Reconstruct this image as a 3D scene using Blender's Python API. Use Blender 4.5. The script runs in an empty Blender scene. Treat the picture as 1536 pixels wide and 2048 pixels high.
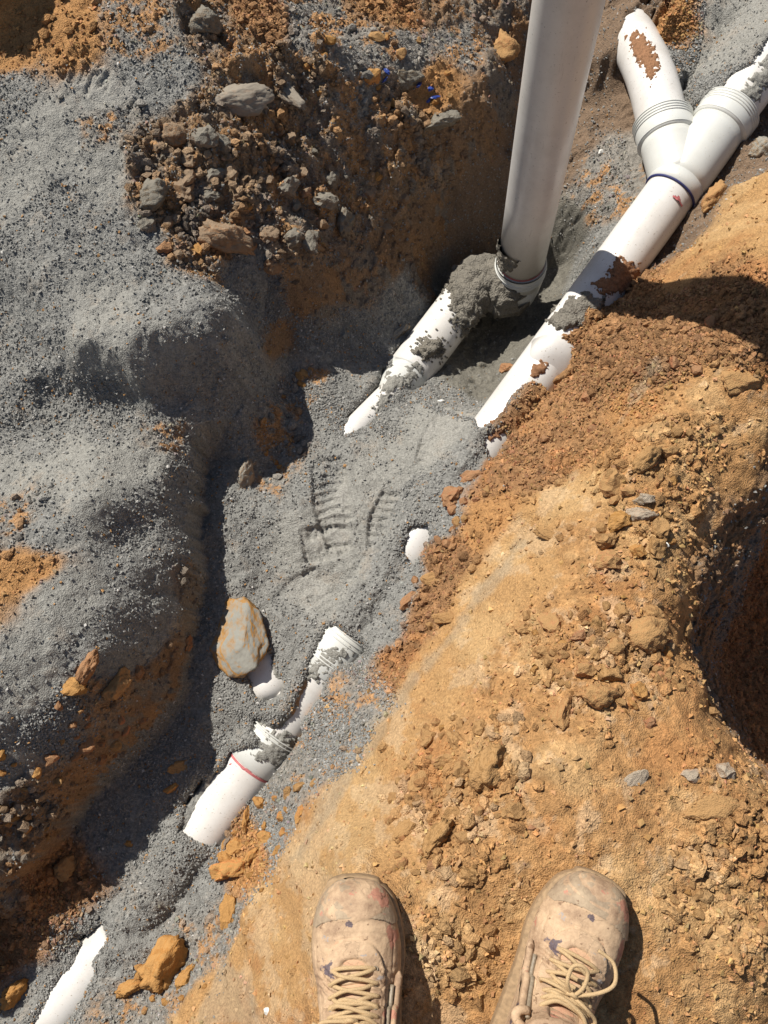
import bpy, bmesh, math, random
import numpy as np
from mathutils import Matrix, Vector

# ------------------------------------------------------------------ camera, sky, sun
sc = bpy.context.scene
F, CX, CY, NX, NY, HC = 1700., 768., 1024., 872., 1469., 1.25
_n = np.array([(NX-CX)/F, -(NY-CY)/F, -1.]); _n /= np.linalg.norm(_n)
_wz = -_n
_wy = np.array([0, 1., 0]) - _wz*_wz[1]; _wy /= np.linalg.norm(_wy)
_wx = np.cross(_wy, _wz)
R = np.array([_wx, _wy, _wz])
cam_d = bpy.data.cameras.new('camera'); cam = bpy.data.objects.new('camera', cam_d)
sc.collection.objects.link(cam); sc.camera = cam
M = Matrix([list(R[0])+[0], list(R[1])+[0], list(R[2])+[HC], [0, 0, 0, 1]])
cam.matrix_world = M
cam_d.sensor_fit = 'VERTICAL'; cam_d.sensor_height = 24.; cam_d.lens = F/2048*24
cam_d.clip_start = .02; cam_d.clip_end = 400
PHI, EL = -48., 50.
w = bpy.data.worlds.new('World'); sc.world = w; w.use_nodes = True
nt = w.node_tree; bg = nt.nodes['Background']; sky = nt.nodes.new('ShaderNodeTexSky')
sky.sky_type = 'NISHITA'; sky.sun_disc = False; sky.sun_elevation = math.radians(EL)
sky.sun_rotation = math.radians(90-(PHI+180)); nt.links.new(sky.outputs[0], bg.inputs[0]); bg.inputs[1].default_value = .052
sun_d = bpy.data.lights.new('sun', 'SUN'); sun = bpy.data.objects.new('sun', sun_d); sc.collection.objects.link(sun)
sun_d.energy = 4.6; sun_d.angle = math.radians(.5); sun_d.color = (1, .955, .88)
_d = Vector((math.cos(math.radians(PHI))*math.cos(math.radians(EL)), math.sin(math.radians(PHI))*math.cos(math.radians(EL)), -math.sin(math.radians(EL))))
sun.rotation_euler = _d.to_track_quat('-Z', 'Y').to_euler()
sun.location = (-3, 4, 6)
sc.view_settings.view_transform = 'Standard'; sc.view_settings.look = 'None'
sc.view_settings.exposure = .44; sc.view_settings.gamma = 1; sc.view_settings.use_curve_mapping = False
sc.cycles.max_bounces = 6; sc.cycles.diffuse_bounces = 3

# ------------------------------------------------------------------ helpers
def un(px, py, z):
    d = R@np.array([(px-CX)/F, -(py-CY)/F, -1.]); t = (z-HC)/d[2]
    return np.array([0, 0, HC])+d*t
def pr(x, y, z):
    a, b, c = x, y, z-HC
    u = R[0, 0]*a+R[1, 0]*b+R[2, 0]*c; v = R[0, 1]*a+R[1, 1]*b+R[2, 1]*c; q = -(R[0, 2]*a+R[1, 2]*b+R[2, 2]*c)
    q = np.maximum(q, .05) if isinstance(q, np.ndarray) else q
    return CX+F*u/q, CY-F*v/q
_T = {}
def vnoise(x, y, seed=0):
    if seed not in _T: _T[seed] = np.random.default_rng(seed+77).random((256, 256))
    T = _T[seed]; ix = np.floor(x).astype(int); iy = np.floor(y).astype(int); fx = x-ix; fy = y-iy
    fx = fx*fx*(3-2*fx); fy = fy*fy*(3-2*fy); ix &= 255; iy &= 255; jx = (ix+1) & 255; jy = (iy+1) & 255
    return (T[ix, iy]*(1-fx)+T[jx, iy]*fx)*(1-fy)+(T[ix, jy]*(1-fx)+T[jx, jy]*fx)*fy
def fbm(x, y, f, o=4, seed=0, g=.5):
    s = 0; a = 1; n = 0
    for i in range(o):
        c, d = math.cos(.6*i+.3), math.sin(.6*i+.3)
        s = s+a*(vnoise((x*c-y*d)*f+13.7*i, (x*d+y*c)*f+5.1*i, seed+i)*2-1); n += a; a *= g; f *= 2.03
    return s/n
def worley(x, y, f, seed=0, vec=False):
    x = x*f; y = y*f
    if ('w', seed) not in _T: _T[('w', seed)] = np.random.default_rng(seed+9).random((3, 256, 256))
    T = _T[('w', seed)]; ix = np.floor(x).astype(int); iy = np.floor(y).astype(int)
    best = np.full(x.shape, 9.); bid = np.zeros(x.shape); bx = np.zeros(x.shape); by = np.zeros(x.shape)
    for a in (-1, 0, 1):
        for b in (-1, 0, 1):
            jx = ix+a; jy = iy+b; kx = jx & 255; ky = jy & 255
            d = (jx+T[0, kx, ky]-x)**2+(jy+T[1, kx, ky]-y)**2
            m = d < best; bx = np.where(m, x-jx-T[0, kx, ky], bx); by = np.where(m, y-jy-T[1, kx, ky], by); best = np.where(m, d, best); bid = np.where(m, T[2, kx, ky], bid)
    return (np.sqrt(best), bid, bx, by) if vec else (np.sqrt(best), bid)
def sstep(a, b, x):
    t = np.clip((x-a)/(b-a), 0, 1); return t*t*(3-2*t)
def inpoly(px, py, poly):
    r = np.zeros(np.shape(px), bool); n = len(poly); j = n-1
    for i in range(n):
        xi, yi = poly[i]; xj, yj = poly[j]
        if yi != yj:
            c = ((yi > py) != (yj > py)) & (px < (xj-xi)*(py-yi)/(yj-yi)+xi); r ^= c
        j = i
    return r
def sdpoly(px, py, poly):
    best = np.full(np.shape(px), 1e9); n = len(poly)
    for i in range(n):
        ax, ay = poly[i]; bx, by = poly[(i+1) % n]; ex, ey = bx-ax, by-ay; L = ex*ex+ey*ey+1e-9
        t = np.clip(((px-ax)*ex+(py-ay)*ey)/L, 0, 1)
        best = np.minimum(best, (px-ax-t*ex)**2+(py-ay-t*ey)**2)
    d = np.sqrt(best); return np.where(inpoly(px, py, poly), -d, d)
def mesh(name, V, Fc, smooth=False):
    m = bpy.data.meshes.new(name); V = np.asarray(V, dtype=np.float32)
    if isinstance(Fc, np.ndarray):
        k = Fc.shape[1]; m.vertices.add(len(V)); m.vertices.foreach_set('co', V.ravel())
        m.loops.add(Fc.size); m.loops.foreach_set('vertex_index', Fc.ravel().astype(np.int32))
        m.polygons.add(len(Fc)); m.polygons.foreach_set('loop_start', (np.arange(len(Fc))*k).astype(np.int32))
        m.polygons.foreach_set('loop_total', np.full(len(Fc), k, np.int32))
        m.update(calc_edges=True)
    else:
        m.from_pydata([tuple(v) for v in V.tolist()], [], Fc)
    m.polygons.foreach_set('use_smooth', np.full(len(m.polygons), bool(smooth)))
    m.update(); return m
def link(name, me, mat=None, parent=None, **kw):
    o = bpy.data.objects.new(name, me); sc.collection.objects.link(o)
    if mat and me: me.materials.clear(); me.materials.append(mat)
    if parent: o.parent = parent
    for k, v in kw.items(): o[k] = v
    return o
def thing(name, label, cat, loc=(0, 0, 0), group=None):
    o = bpy.data.objects.new(name, None); sc.collection.objects.link(o); o.location = loc
    o['label'] = label; o['category'] = cat; o.empty_display_size = .05
    if group: o['group'] = group
    return o
def colattr(me, C):
    a = me.color_attributes.new('Col', 'FLOAT_COLOR', 'POINT')
    C4 = np.ones((len(me.vertices), 4), np.float32); C4[:, :3] = C; a.data.foreach_set('color', C4.ravel())

# ------------------------------------------------------------------ materials
def mat(name):
    m = bpy.data.materials.new(name); m.use_nodes = True; t = m.node_tree; return m, t, t.nodes['Principled BSDF']
def N(t, typ, **kw):
    n = t.nodes.new(typ)
    for k, v in kw.items():
        if k in n.inputs: n.inputs[k].default_value = v
        else: setattr(n, k, v)
    return n
def soil_mat(name, attr=True, base=(.3, .2, .1), s1=160, s2=600, bump=.6, dist=.004, var=.35, rough=.95, island=False):
    m, t, p = mat(name); L = t.links.new
    tc = N(t, 'ShaderNodeTexCoord')
    n1 = N(t, 'ShaderNodeTexNoise', Scale=s1, Detail=6., Roughness=.65); L(tc.outputs['Object'], n1.inputs['Vector'])
    n2 = N(t, 'ShaderNodeTexVoronoi', Scale=s2); L(tc.outputs['Object'], n2.inputs['Vector'])
    mp = N(t, 'ShaderNodeMapRange'); L(n1.outputs[0], mp.inputs[0]); mp.inputs[1].default_value = .3; mp.inputs[2].default_value = .7
    mp.inputs[3].default_value = 1-var; mp.inputs[4].default_value = 1+var
    if attr:
        c = N(t, 'ShaderNodeAttribute', attribute_name='Col').outputs['Color']
    else:
        rgb = N(t, 'ShaderNodeRGB'); rgb.outputs[0].default_value = (*base, 1); c = rgb.outputs[0]
        oi = N(t, 'ShaderNodeObjectInfo'); hs = N(t, 'ShaderNodeHueSaturation')
        v = N(t, 'ShaderNodeMapRange'); L(oi.outputs['Random'], v.inputs[0]); v.inputs[3].default_value = .82; v.inputs[4].default_value = 1.2
        h = N(t, 'ShaderNodeMapRange'); L(oi.outputs['Random'], h.inputs[0]); h.inputs[3].default_value = .507; h.inputs[4].default_value = .491
        L(v.outputs[0], hs.inputs['Value']); L(h.outputs[0], hs.inputs['Hue']); L(c, hs.inputs['Color']); c = hs.outputs[0]
    mx = N(t, 'ShaderNodeVectorMath', operation='MULTIPLY'); L(c, mx.inputs[0]); L(mp.outputs[0], mx.inputs[1])
    L(mx.outputs[0], p.inputs['Base Color'])
    ad = N(t, 'ShaderNodeMath', operation='MULTIPLY_ADD'); L(n2.outputs['Distance'], ad.inputs[0]); ad.inputs[1].default_value = -.5; L(n1.outputs[0], ad.inputs[2])
    b = N(t, 'ShaderNodeBump', Strength=bump, Distance=dist); L(ad.outputs[0], b.inputs['Height']); L(b.outputs[0], p.inputs['Normal'])
    p.inputs['Roughness'].default_value = rough; p.inputs['Specular IOR Level'].default_value = .25
    return m
M_ground = soil_mat('ground_soil', s1=220, s2=420, bump=.75, dist=.005)
M_grain = soil_mat('crushed_gravel', s1=500, s2=900, bump=.3, dist=.001, var=.2, rough=.75)
def clod_mat(name, base, top=None, s1=4.2, th=1.02):
    m = soil_mat(name, False, base, s1=s1, s2=s1*3., bump=1., dist=.0018, var=.2)
    if top:
        t = m.node_tree; L = t.links.new; p = t.nodes['Principled BSDF']; src = p.inputs['Base Color'].links[0].from_socket
        g = N(t, 'ShaderNodeNewGeometry'); sx = N(t, 'ShaderNodeSeparateXYZ'); L(g.outputs['True Normal'], sx.inputs[0])
        n = [q for q in t.nodes if q.type == 'TEX_NOISE'][0]
        ad = N(t, 'ShaderNodeMath', operation='MULTIPLY_ADD'); L(n.outputs[0], ad.inputs[0]); ad.inputs[1].default_value = .9; L(sx.outputs['Z'], ad.inputs[2])
        r = N(t, 'ShaderNodeMapRange'); L(ad.outputs[0], r.inputs[0]); r.inputs[1].default_value = th; r.inputs[2].default_value = th+.2
        mx = N(t, 'ShaderNodeMix', data_type='RGBA'); L(r.outputs[0], mx.inputs[0]); L(src, mx.inputs[6]); mx.inputs[7].default_value = (*top, 1); L(mx.outputs[2], p.inputs['Base Color'])
    return m
M_pale = clod_mat('clod_pale', (.36, .27, .185), (.38, .31, .23)); M_clod = clod_mat('clod_tan', (.35, .19, .077), (.37, .215, .09)); M_clodr = clod_mat('clod_red', (.33, .15, .07), (.33, .18, .09)); M_clodo = clod_mat('clod_orange', (.42, .20, .06), (.41, .22, .075))
M_clodg = clod_mat('clod_grey', (.29, .22, .15), (.27, .25, .21)); M_hill = clod_mat('clod_hill', (.27, .16, .085), (.26, .185, .12)); M_hillg = clod_mat('clod_hill_grey', (.20, .155, .11), (.20, .18, .145))
M_slab = clod_mat('dusty_rock', (.40, .21, .075), (.26, .25, .215), 3., 1.16)
M_claysl = clod_mat('clay_slab', (.24, .19, .14), (.25, .215, .17), 2.); M_crust = soil_mat('clinging_brown', True, s1=300, s2=600, bump=.6, dist=.003); M_crustg = soil_mat('clinging_grey', True, s1=300, s2=500, bump=.7, dist=.003)
M_mud = soil_mat('wet_mud', False, (.17, .155, .125), s1=120, s2=260, bump=.9, dist=.006, rough=.6, var=.25)

def pvc(name, tint=(.80, .79, .76), dirt=.5, dcol=(.30, .25, .19), streak=False):
    m, t, p = mat(name); L = t.links.new; tc = N(t, 'ShaderNodeTexCoord')
    n = N(t, 'ShaderNodeTexNoise', Scale=14., Detail=8., Roughness=.7); L(tc.outputs['Object'], n.inputs['Vector'])
    r = N(t, 'ShaderNodeMapRange'); L(n.outputs[0], r.inputs[0]); r.inputs[1].default_value = .45; r.inputs[2].default_value = .75; r.inputs[3].default_value = 0; r.inputs[4].default_value = .28*dirt
    f = N(t, 'ShaderNodeTexNoise', Scale=260., Detail=3.); L(tc.outputs['Object'], f.inputs['Vector'])
    r2 = N(t, 'ShaderNodeMapRange'); L(f.outputs[0], r2.inputs[0]); r2.inputs[1].default_value = .65; r2.inputs[2].default_value = .72; r2.inputs[3].default_value = 0; r2.inputs[4].default_value = .7*dirt
    mx = N(t, 'ShaderNodeMath', operation='MAXIMUM'); L(r.outputs[0], mx.inputs[0]); L(r2.outputs[0], mx.inputs[1])
    last = mx.outputs[0]
    if streak:
        mp = N(t, 'ShaderNodeMapping'); mp.inputs['Scale'].default_value = (60, 60, 3.5); L(tc.outputs['Object'], mp.inputs[0])
        s = N(t, 'ShaderNodeTexNoise', Scale=2., Detail=6., Roughness=.75); L(mp.outputs[0], s.inputs['Vector'])
        r3 = N(t, 'ShaderNodeMapRange'); L(s.outputs[0], r3.inputs[0]); r3.inputs[1].default_value = .64; r3.inputs[2].default_value = .72; r3.inputs[3].default_value = 0; r3.inputs[4].default_value = .55
        m2 = N(t, 'ShaderNodeMath', operation='MAXIMUM'); L(last, m2.inputs[0]); L(r3.outputs[0], m2.inputs[1]); last = m2.outputs[0]
    cm = N(t, 'ShaderNodeMix', data_type='RGBA'); L(last, cm.inputs[0]); cm.inputs[6].default_value = (*tint, 1); cm.inputs[7].default_value = (*dcol, 1)
    L(cm.outputs[2], p.inputs['Base Color'])
    rr = N(t, 'ShaderNodeMapRange'); L(last, rr.inputs[0]); rr.inputs[3].default_value = .33; rr.inputs[4].default_value = .8; L(rr.outputs[0], p.inputs['Roughness'])
    b = N(t, 'ShaderNodeBump', Strength=.12, Distance=.002); L(n.outputs[0], b.inputs['Height']); L(b.outputs[0], p.inputs['Normal'])
    return m
M_pvc = pvc('white_pvc', (.66, .635, .595), 1.25); M_pvc2 = pvc('white_pvc_riser', (.64, .61, .565), .8, (.2, .17, .14), True)
M_fit = pvc('pvc_fitting', (.60, .60, .56), .9, (.4, .37, .3))
def plain(name, c, rough=.6, bump=0, scale=300):
    m, t, p = mat(name); L = t.links.new; tc = N(t, 'ShaderNodeTexCoord')
    n = N(t, 'ShaderNodeTexNoise', Scale=float(scale), Detail=5.); L(tc.outputs['Object'], n.inputs['Vector'])
    mp = N(t, 'ShaderNodeMapRange'); L(n.outputs[0], mp.inputs[0]); mp.inputs[1].default_value = .3; mp.inputs[2].default_value = .7; mp.inputs[3].default_value = .75; mp.inputs[4].default_value = 1.2
    mx = N(t, 'ShaderNodeVectorMath', operation='SCALE'); mx.inputs[0].default_value = c; L(mp.outputs[0], mx.inputs['Scale']); L(mx.outputs[0], p.inputs['Base Color'])
    p.inputs['Roughness'].default_value = rough
    if bump: b = N(t, 'ShaderNodeBump', Strength=bump, Distance=.001); L(n.outputs[0], b.inputs['Height']); L(b.outputs[0], p.inputs['Normal'])
    return m
M_blue = plain('blue_primer', (.03, .035, .13)); M_red = plain('red_primer', (.45, .13, .13)); M_black = plain('black_rubber', (.03, .03, .03))
M_white = plain('white_scrap', (.7, .68, .62), .6, .3); M_bluep = plain('blue_plastic', (.02, .05, .25), .4)
M_groove = plain('rib_groove', (.34, .33, .3), .7)

# ------------------------------------------------------------------ terrain design: (px, py, height, soil code) read off the place, unprojected into the world
# codes  G coarse gravel  F fine grey crusher dust  T tan ridge  S smooth tan  O orange  B red-brown crumbs  M wet mud  X gravel on orange  W bare clay wall  C cloddy hill  D dark clay
CP = '''650,2048,0,T 850,2000,0,T 1000,1900,0,T 1200,2040,0,T 1450,2040,0,T 700,1800,0,T 1180,1850,0,T 950,1700,0,T 1400,1800,0,T 1536,1900,0,T 850,1550,-.12,T 1100,1550,0,T 1300,1500,-.02,T
1450,1650,0,T 1530,1650,-.02,T 900,1350,-.21,S 1050,1300,-.12,T 1200,1250,-.07,T 1320,1300,-.08,T 1150,1100,-.13,T 1300,1080,-.10,T 1360,1000,-.12,T 1430,900,-.14,T 1250,900,-.12,T
1400,780,-.14,T 1500,850,-.14,T 1320,700,-.18,B 1450,640,-.13,B 1500,560,-.12,B 1400,570,-.20,B 1536,650,-.08,B 1536,500,-.10,S 1536,340,-.2,S 1500,450,-.16,S 1420,510,-.22,S 1365,550,-.3,S
1450,370,-.38,D 1350,500,-.42,D 1500,280,-.38,D 1300,560,-.35,B 375,2030,-.38,S 480,1865,-.34,S 590,1725,-.30,S 685,1570,-.30,S 768,1465,-.30,S 840,1340,-.30,S 940,1210,-.28,S 1040,1080,-.25,S
1110,1000,-.22,S 540,1900,-.22,S 580,1960,-.12,S 480,2048,-.22,S 630,1760,-.18,S 720,1640,-.17,S 700,1720,-.05,S 800,1520,-.20,S 880,1400,-.2,S 970,1260,-.2,S 1080,1120,-.17,S 1150,1020,-.16,S
700,1500,-.36,X 740,1420,-.37,X 800,1330,-.38,B 870,1200,-.36,B 900,1120,-.37,B 960,1050,-.33,O 1000,950,-.37,B 1080,860,-.37,B 1170,800,-.31,B 1230,720,-.28,B 1200,650,-.35,B 1300,620,-.30,B
1180,900,-.26,B 1100,950,-.30,B 1250,820,-.2,O 250,1900,-.505,G 400,1740,-.505,G 100,2048,-.51,G 300,2040,-.505,X 340,1600,-.505,G 560,1640,-.45,X 640,1500,-.42,X 500,1720,-.47,O 470,1850,-.44,X
380,1950,-.48,X 480,1420,-.48,G 420,1320,-.48,G 430,1150,-.47,G 440,980,-.46,G 560,1250,-.465,G 640,1180,-.465,F 700,1100,-.46,F 600,1050,-.46,F 740,980,-.46,F 800,1150,-.435,G 740,1250,-.45,G
800,920,-.47,F 880,850,-.49,F 930,930,-.41,G 900,800,-.55,G 760,760,-.55,G 700,720,-.56,G 660,840,-.505,G 600,960,-.47,G 560,880,-.50,X 540,950,-.50,X 580,790,-.52,X 620,760,-.52,X
490,900,-.46,G 500,1000,-.47,G 1000,730,-.70,M 1080,640,-.74,M 1130,530,-.73,M 960,640,-.74,M 880,570,-.72,M 830,620,-.63,G 1150,450,-.62,M 960,780,-.62,M 1060,560,-.75,M 1180,400,-.54,X
1200,320,-.52,X 1230,200,-.52,D 1130,300,-.56,D 1250,80,-.455,D 1290,10,-.42,D 1200,50,-.47,D 1190,480,-.52,G 1170,520,-.6,G 1240,380,-.5,X 1400,150,-.42,F 1450,60,-.42,F 1536,60,-.4,F
1380,230,-.47,G 1520,270,-.42,D 1536,120,-.44,F 1340,20,-.36,O 1330,80,-.42,O 1350,140,-.43,X 1000,140,-.40,W 975,220,-.40,W 900,290,-.41,W 850,330,-.43,C 930,90,-.36,X 820,110,-.29,X
780,10,-.27,B 900,10,-.33,W 1040,60,-.45,W 1010,0,-.4,W 720,80,-.26,X 860,180,-.34,O 850,575,-.66,W 940,530,-.72,D 1000,480,-.69,D 1045,300,-.6,D 1060,150,-.55,D 930,400,-.56,D 860,430,-.52,W
600,499,-.34,C 532,390,-.26,C 458,271,-.19,C 720,430,-.42,C 780,370,-.42,C 650,300,-.30,C 560,300,-.26,C 600,180,-.23,C 480,140,-.16,C 400,40,-.12,C 520,40,-.15,B 640,80,-.22,X 700,200,-.27,X
760,240,-.33,C 420,500,-.26,C 340,400,-.20,C 320,300,-.17,C 200,200,-.14,F 100,250,-.14,F 0,200,-.13,G 150,70,-.1,O 20,100,-.13,O 60,20,-.1,O 280,60,-.11,X 300,150,-.13,G 0,350,-.16,F
100,400,-.17,G 50,560,-.20,G 200,340,-.16,F 210,230,-.15,X 250,500,-.2,G 200,600,-.19,F 150,690,-.195,F 60,760,-.27,G 350,600,-.21,G 500,560,-.33,G 530,640,-.42,G 480,670,-.30,F 20,640,-.28,G
700,600,-.5,W 640,600,-.44,W 560,690,-.46,W 780,520,-.5,W 50,860,-.31,G 200,835,-.315,G 350,805,-.32,G 480,800,-.40,G 540,770,-.47,G 420,740,-.31,G 565,740,-.50,G 630,700,-.51,G 710,655,-.55,G
800,610,-.61,G 150,900,-.30,F 350,850,-.32,X 400,880,-.36,G 300,930,-.30,F 0,950,-.26,F 100,1050,-.21,G 180,1000,-.22,F 60,1150,-.20,O 130,1200,-.205,F 60,1350,-.20,F 0,1450,-.2,G 30,1040,-.21,X
260,1080,-.285,G 340,950,-.31,G 385,980,-.386,G 385,1100,-.39,G 368,1200,-.39,W 250,1250,-.28,G 355,1330,-.42,W 200,1330,-.25,G 200,1400,-.29,C 120,1440,-.27,G 100,1640,-.37,C 40,1600,-.32,C
0,1560,-.26,G 0,1700,-.37,W 412,950,-.46,G 410,1050,-.465,G 405,1150,-.475,G 395,1250,-.48,G 385,1340,-.485,G 352,1445,-.50,G 285,1525,-.505,G 205,1655,-.515,G 115,1745,-.52,B 5,1860,-.52,B
320,1380,-.40,W 250,1470,-.385,W 160,1590,-.39,W 60,1730,-.41,W 0,1800,-.44,W 1385,1050,-.14,T 1365,1200,-.11,T 1385,1350,-.09,T 1450,1480,-.07,T 1536,1620,-.05,T 1450,930,-.15,T 1536,850,-.13,T
1425,1130,-.20,W 1480,1050,-.21,W 1536,950,-.36,W 1450,1300,-.68,B 1500,1180,-.66,B 1536,1100,-.62,B 1500,1420,-.66,B 1536,1520,-.6,B 1400,1250,-.33,W 1420,1400,-.38,W 1000,1450,-.07,T
870,1030,-.405,G 840,1000,-.44,G 640,60,-.17,X 480,700,-.345,G 60,700,-.29,G 100,640,-.21,G 100,780,-.31,G 1480,1130,-.28,W 1536,1040,-.27,W 1440,1260,-.5,W 1470,1440,-.5,W 300,1150,-.30,G
345,1100,-.335,G 350,1010,-.335,G 335,1220,-.34,G 1536,960,-.19,W 1430,1200,-.26,W 700,790,-.54,G 680,850,-.515,G 760,700,-.60,G 200,800,-.305,G 290,1280,-.32,G 300,1050,-.30,G 1450,600,-.14,B
260,800,-.305,G 250,725,-.205,F 350,690,-.215,F 450,672,-.255,G 440,600,-.23,G 350,790,-.315,G 430,785,-.345,G 1215,130,-.49,D'''
cp = []
for tkn in CP.split():
    a = tkn.split(','); cp.append((float(a[0]), float(a[1]), float(a[2]), a[3]))
P = np.array([un(a, b, c) for a, b, c, _ in cp])
def rbf_fit(P, lam=.002):
    d = np.sqrt(((P[:, None, :2]-P[None, :, :2])**2).sum(2)+.02**2); n = len(P)
    A = np.zeros((n+3, n+3)); A[:n, :n] = -d+lam*np.eye(n); A[:n, n] = 1; A[:n, n+1:] = P[:, :2]; A[n, :n] = 1; A[n+1:, :n] = P[:, :2].T
    return np.linalg.solve(A, np.concatenate([P[:, 2], [0, 0, 0]]))
WR = rbf_fit(P)
X0, X1, Y0, Y1 = -1.12, .95, -.62, 1.85
cs = .01; cgx = np.arange(X0-.05, X1+.06, cs); cgy = np.arange(Y0-.05, Y1+.06, cs)
GX, GY = np.meshgrid(cgx, cgy, indexing='ij')
Z = WR[len(P)]+WR[len(P)+1]*GX+WR[len(P)+2]*GY
for i in range(len(P)): Z -= WR[i]*np.sqrt((GX-P[i, 0])**2+(GY-P[i, 1])**2+.02**2)
def blur(Z, n):
    for _ in range(n):
        Z = np.pad(Z, 1, 'edge'); Z = (Z[:-2]+2*Z[1:-1]+Z[2:])/4; Z = (Z[:, :-2]+2*Z[:, 1:-1]+Z[:, 2:])/4
    return Z
Z = blur(Z, 1)
def bilin(Z, x, y):
    u = np.clip((x-cgx[0])/cs, 0, len(cgx)-1.001); v = np.clip((y-cgy[0])/cs, 0, len(cgy)-1.001)
    i = u.astype(int); j = v.astype(int); fu = u-i; fv = v-j
    return (Z[i, j]*(1-fu)+Z[i+1, j]*fu)*(1-fv)+(Z[i, j+1]*(1-fu)+Z[i+1, j+1]*fu)*fv
SP = .0031
fx = np.arange(X0, X1, SP); fy = np.arange(Y0, Y1, SP)
ext = np.cumsum(.004*1.22**np.arange(44)); ext = ext[ext < 70]
gx = np.concatenate([(X0-ext)[::-1], fx, fx[-1]+ext]); gy = np.concatenate([(Y0-ext)[::-1], fy, fy[-1]+ext])
TX, TY = np.meshgrid(gx, gy, indexing='ij')
# domain warp makes crests ragged
wx = fbm(TX, TY, 11, 5, 3, .6)*.019; wy = fbm(TX, TY, 11, 5, 13, .6)*.019
cxx = np.clip(TX, X0, X1-SP); cyy = np.clip(TY, Y0, Y1-SP)
H = bilin(Z, cxx+wx, cyy+wy)
def layer(sel):
    Q_ = P[sel]; W_ = rbf_fit(Q_, .002); Zl = W_[len(Q_)]+W_[len(Q_)+1]*GX+W_[len(Q_)+2]*GY
    for i in range(len(Q_)): Zl -= W_[i]*np.sqrt((GX-Q_[i, 0])**2+(GY-Q_[i, 1])**2+.02**2)
    return bilin(Zl, cxx+wx, cyy+wy)
isb = np.array([a <= 400 and b >= 780 and c > -.425 for a, b, c, _ in cp]); isf = np.array([a < 1000 and b > 860 and c <= -.43 for a, b, c, _ in cp])
LIP = [(500, 800, -.40), (470, 850, -.40), (415, 868, -.385), (396, 900, -.385), (387, 980, -.386), (390, 1040, -.388), (386, 1110, -.392), (373, 1180, -.392), (368, 1260, -.40), (356, 1350, -.405), (318, 1415, -.40), (262, 1468, -.39), (195, 1535, -.385), (140, 1605, -.39), (85, 1690, -.41), (40, 1750, -.41), (-20, 1800, -.43), (-120, 1900, -.44)]
lw = [tuple(un(*p)[:2]) for p in LIP]; bankpoly = lw+[(-1.4, lw[-1][1]-.05), (-1.4, lw[0][1]+.1)]
sdb = sdpoly(cxx+wx*.8, cyy+wy*.8, bankpoly)
lm = sstep(.005, -.005, sdb-.012*fbm(TX, TY, 45, 4, 17, .6))
reg = sstep(.0, -.09, sdpoly(cxx, cyy, [tuple(un(*p)[:2]) for p in ((455, 790, -.35), (540, 930, -.47), (560, 1300, -.48), (400, 1720, -.5), (120, 2000, -.5), (-200, 2100, -.5), (-300, 1500, -.3), (-60, 1000, -.3), (200, 850, -.3))]))
H = H*(1-reg)+reg*(layer(isb)*lm+layer(isf)*(1-lm))
od = np.sqrt((TX-cxx)**2+(TY-cyy)**2); ob = sstep(.15, 1.2, od)
H = H*(1-ob)+ob*(-.02+.15*fbm(TX, TY, .8, 3, 31)*np.minimum(od, 3)/3)
# unseen heap added just beyond the frame to cast shade into the corner
for (qx, qy, qz, hh, rr) in ((-45, -65, -.1, .22, .12),):
    q = un(qx, qy, qz); d2 = ((TX-q[0])**2+(TY-q[1])**2)/rr**2; H = H+hh*np.exp(-d2**1.5)
PXX, PYY = pr(TX, TY, H)
near = (od < .3)
# soil weights by warped inverse distance to the samples (in world space)
codes = 'GFTSOBMXWCD'; Wt = {c: np.zeros(TX.shape, np.float32) for c in codes}
wx2 = TX+fbm(TX, TY, 7, 5, 41, .6)*.045; wy2 = TY+fbm(TX, TY, 7, 5, 51, .6)*.045
tot = np.full(TX.shape, 1e-9, np.float32)
for i, (a, b, c, k) in enumerate(cp):
    dd = ((wx2-P[i, 0])**2+(wy2-P[i, 1])**2+(.9*(H-P[i, 2]))**2+.0003).astype(np.float32); ww = dd**-4
    Wt[k] += ww; tot += ww
for k in codes: Wt[k] /= tot
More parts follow.
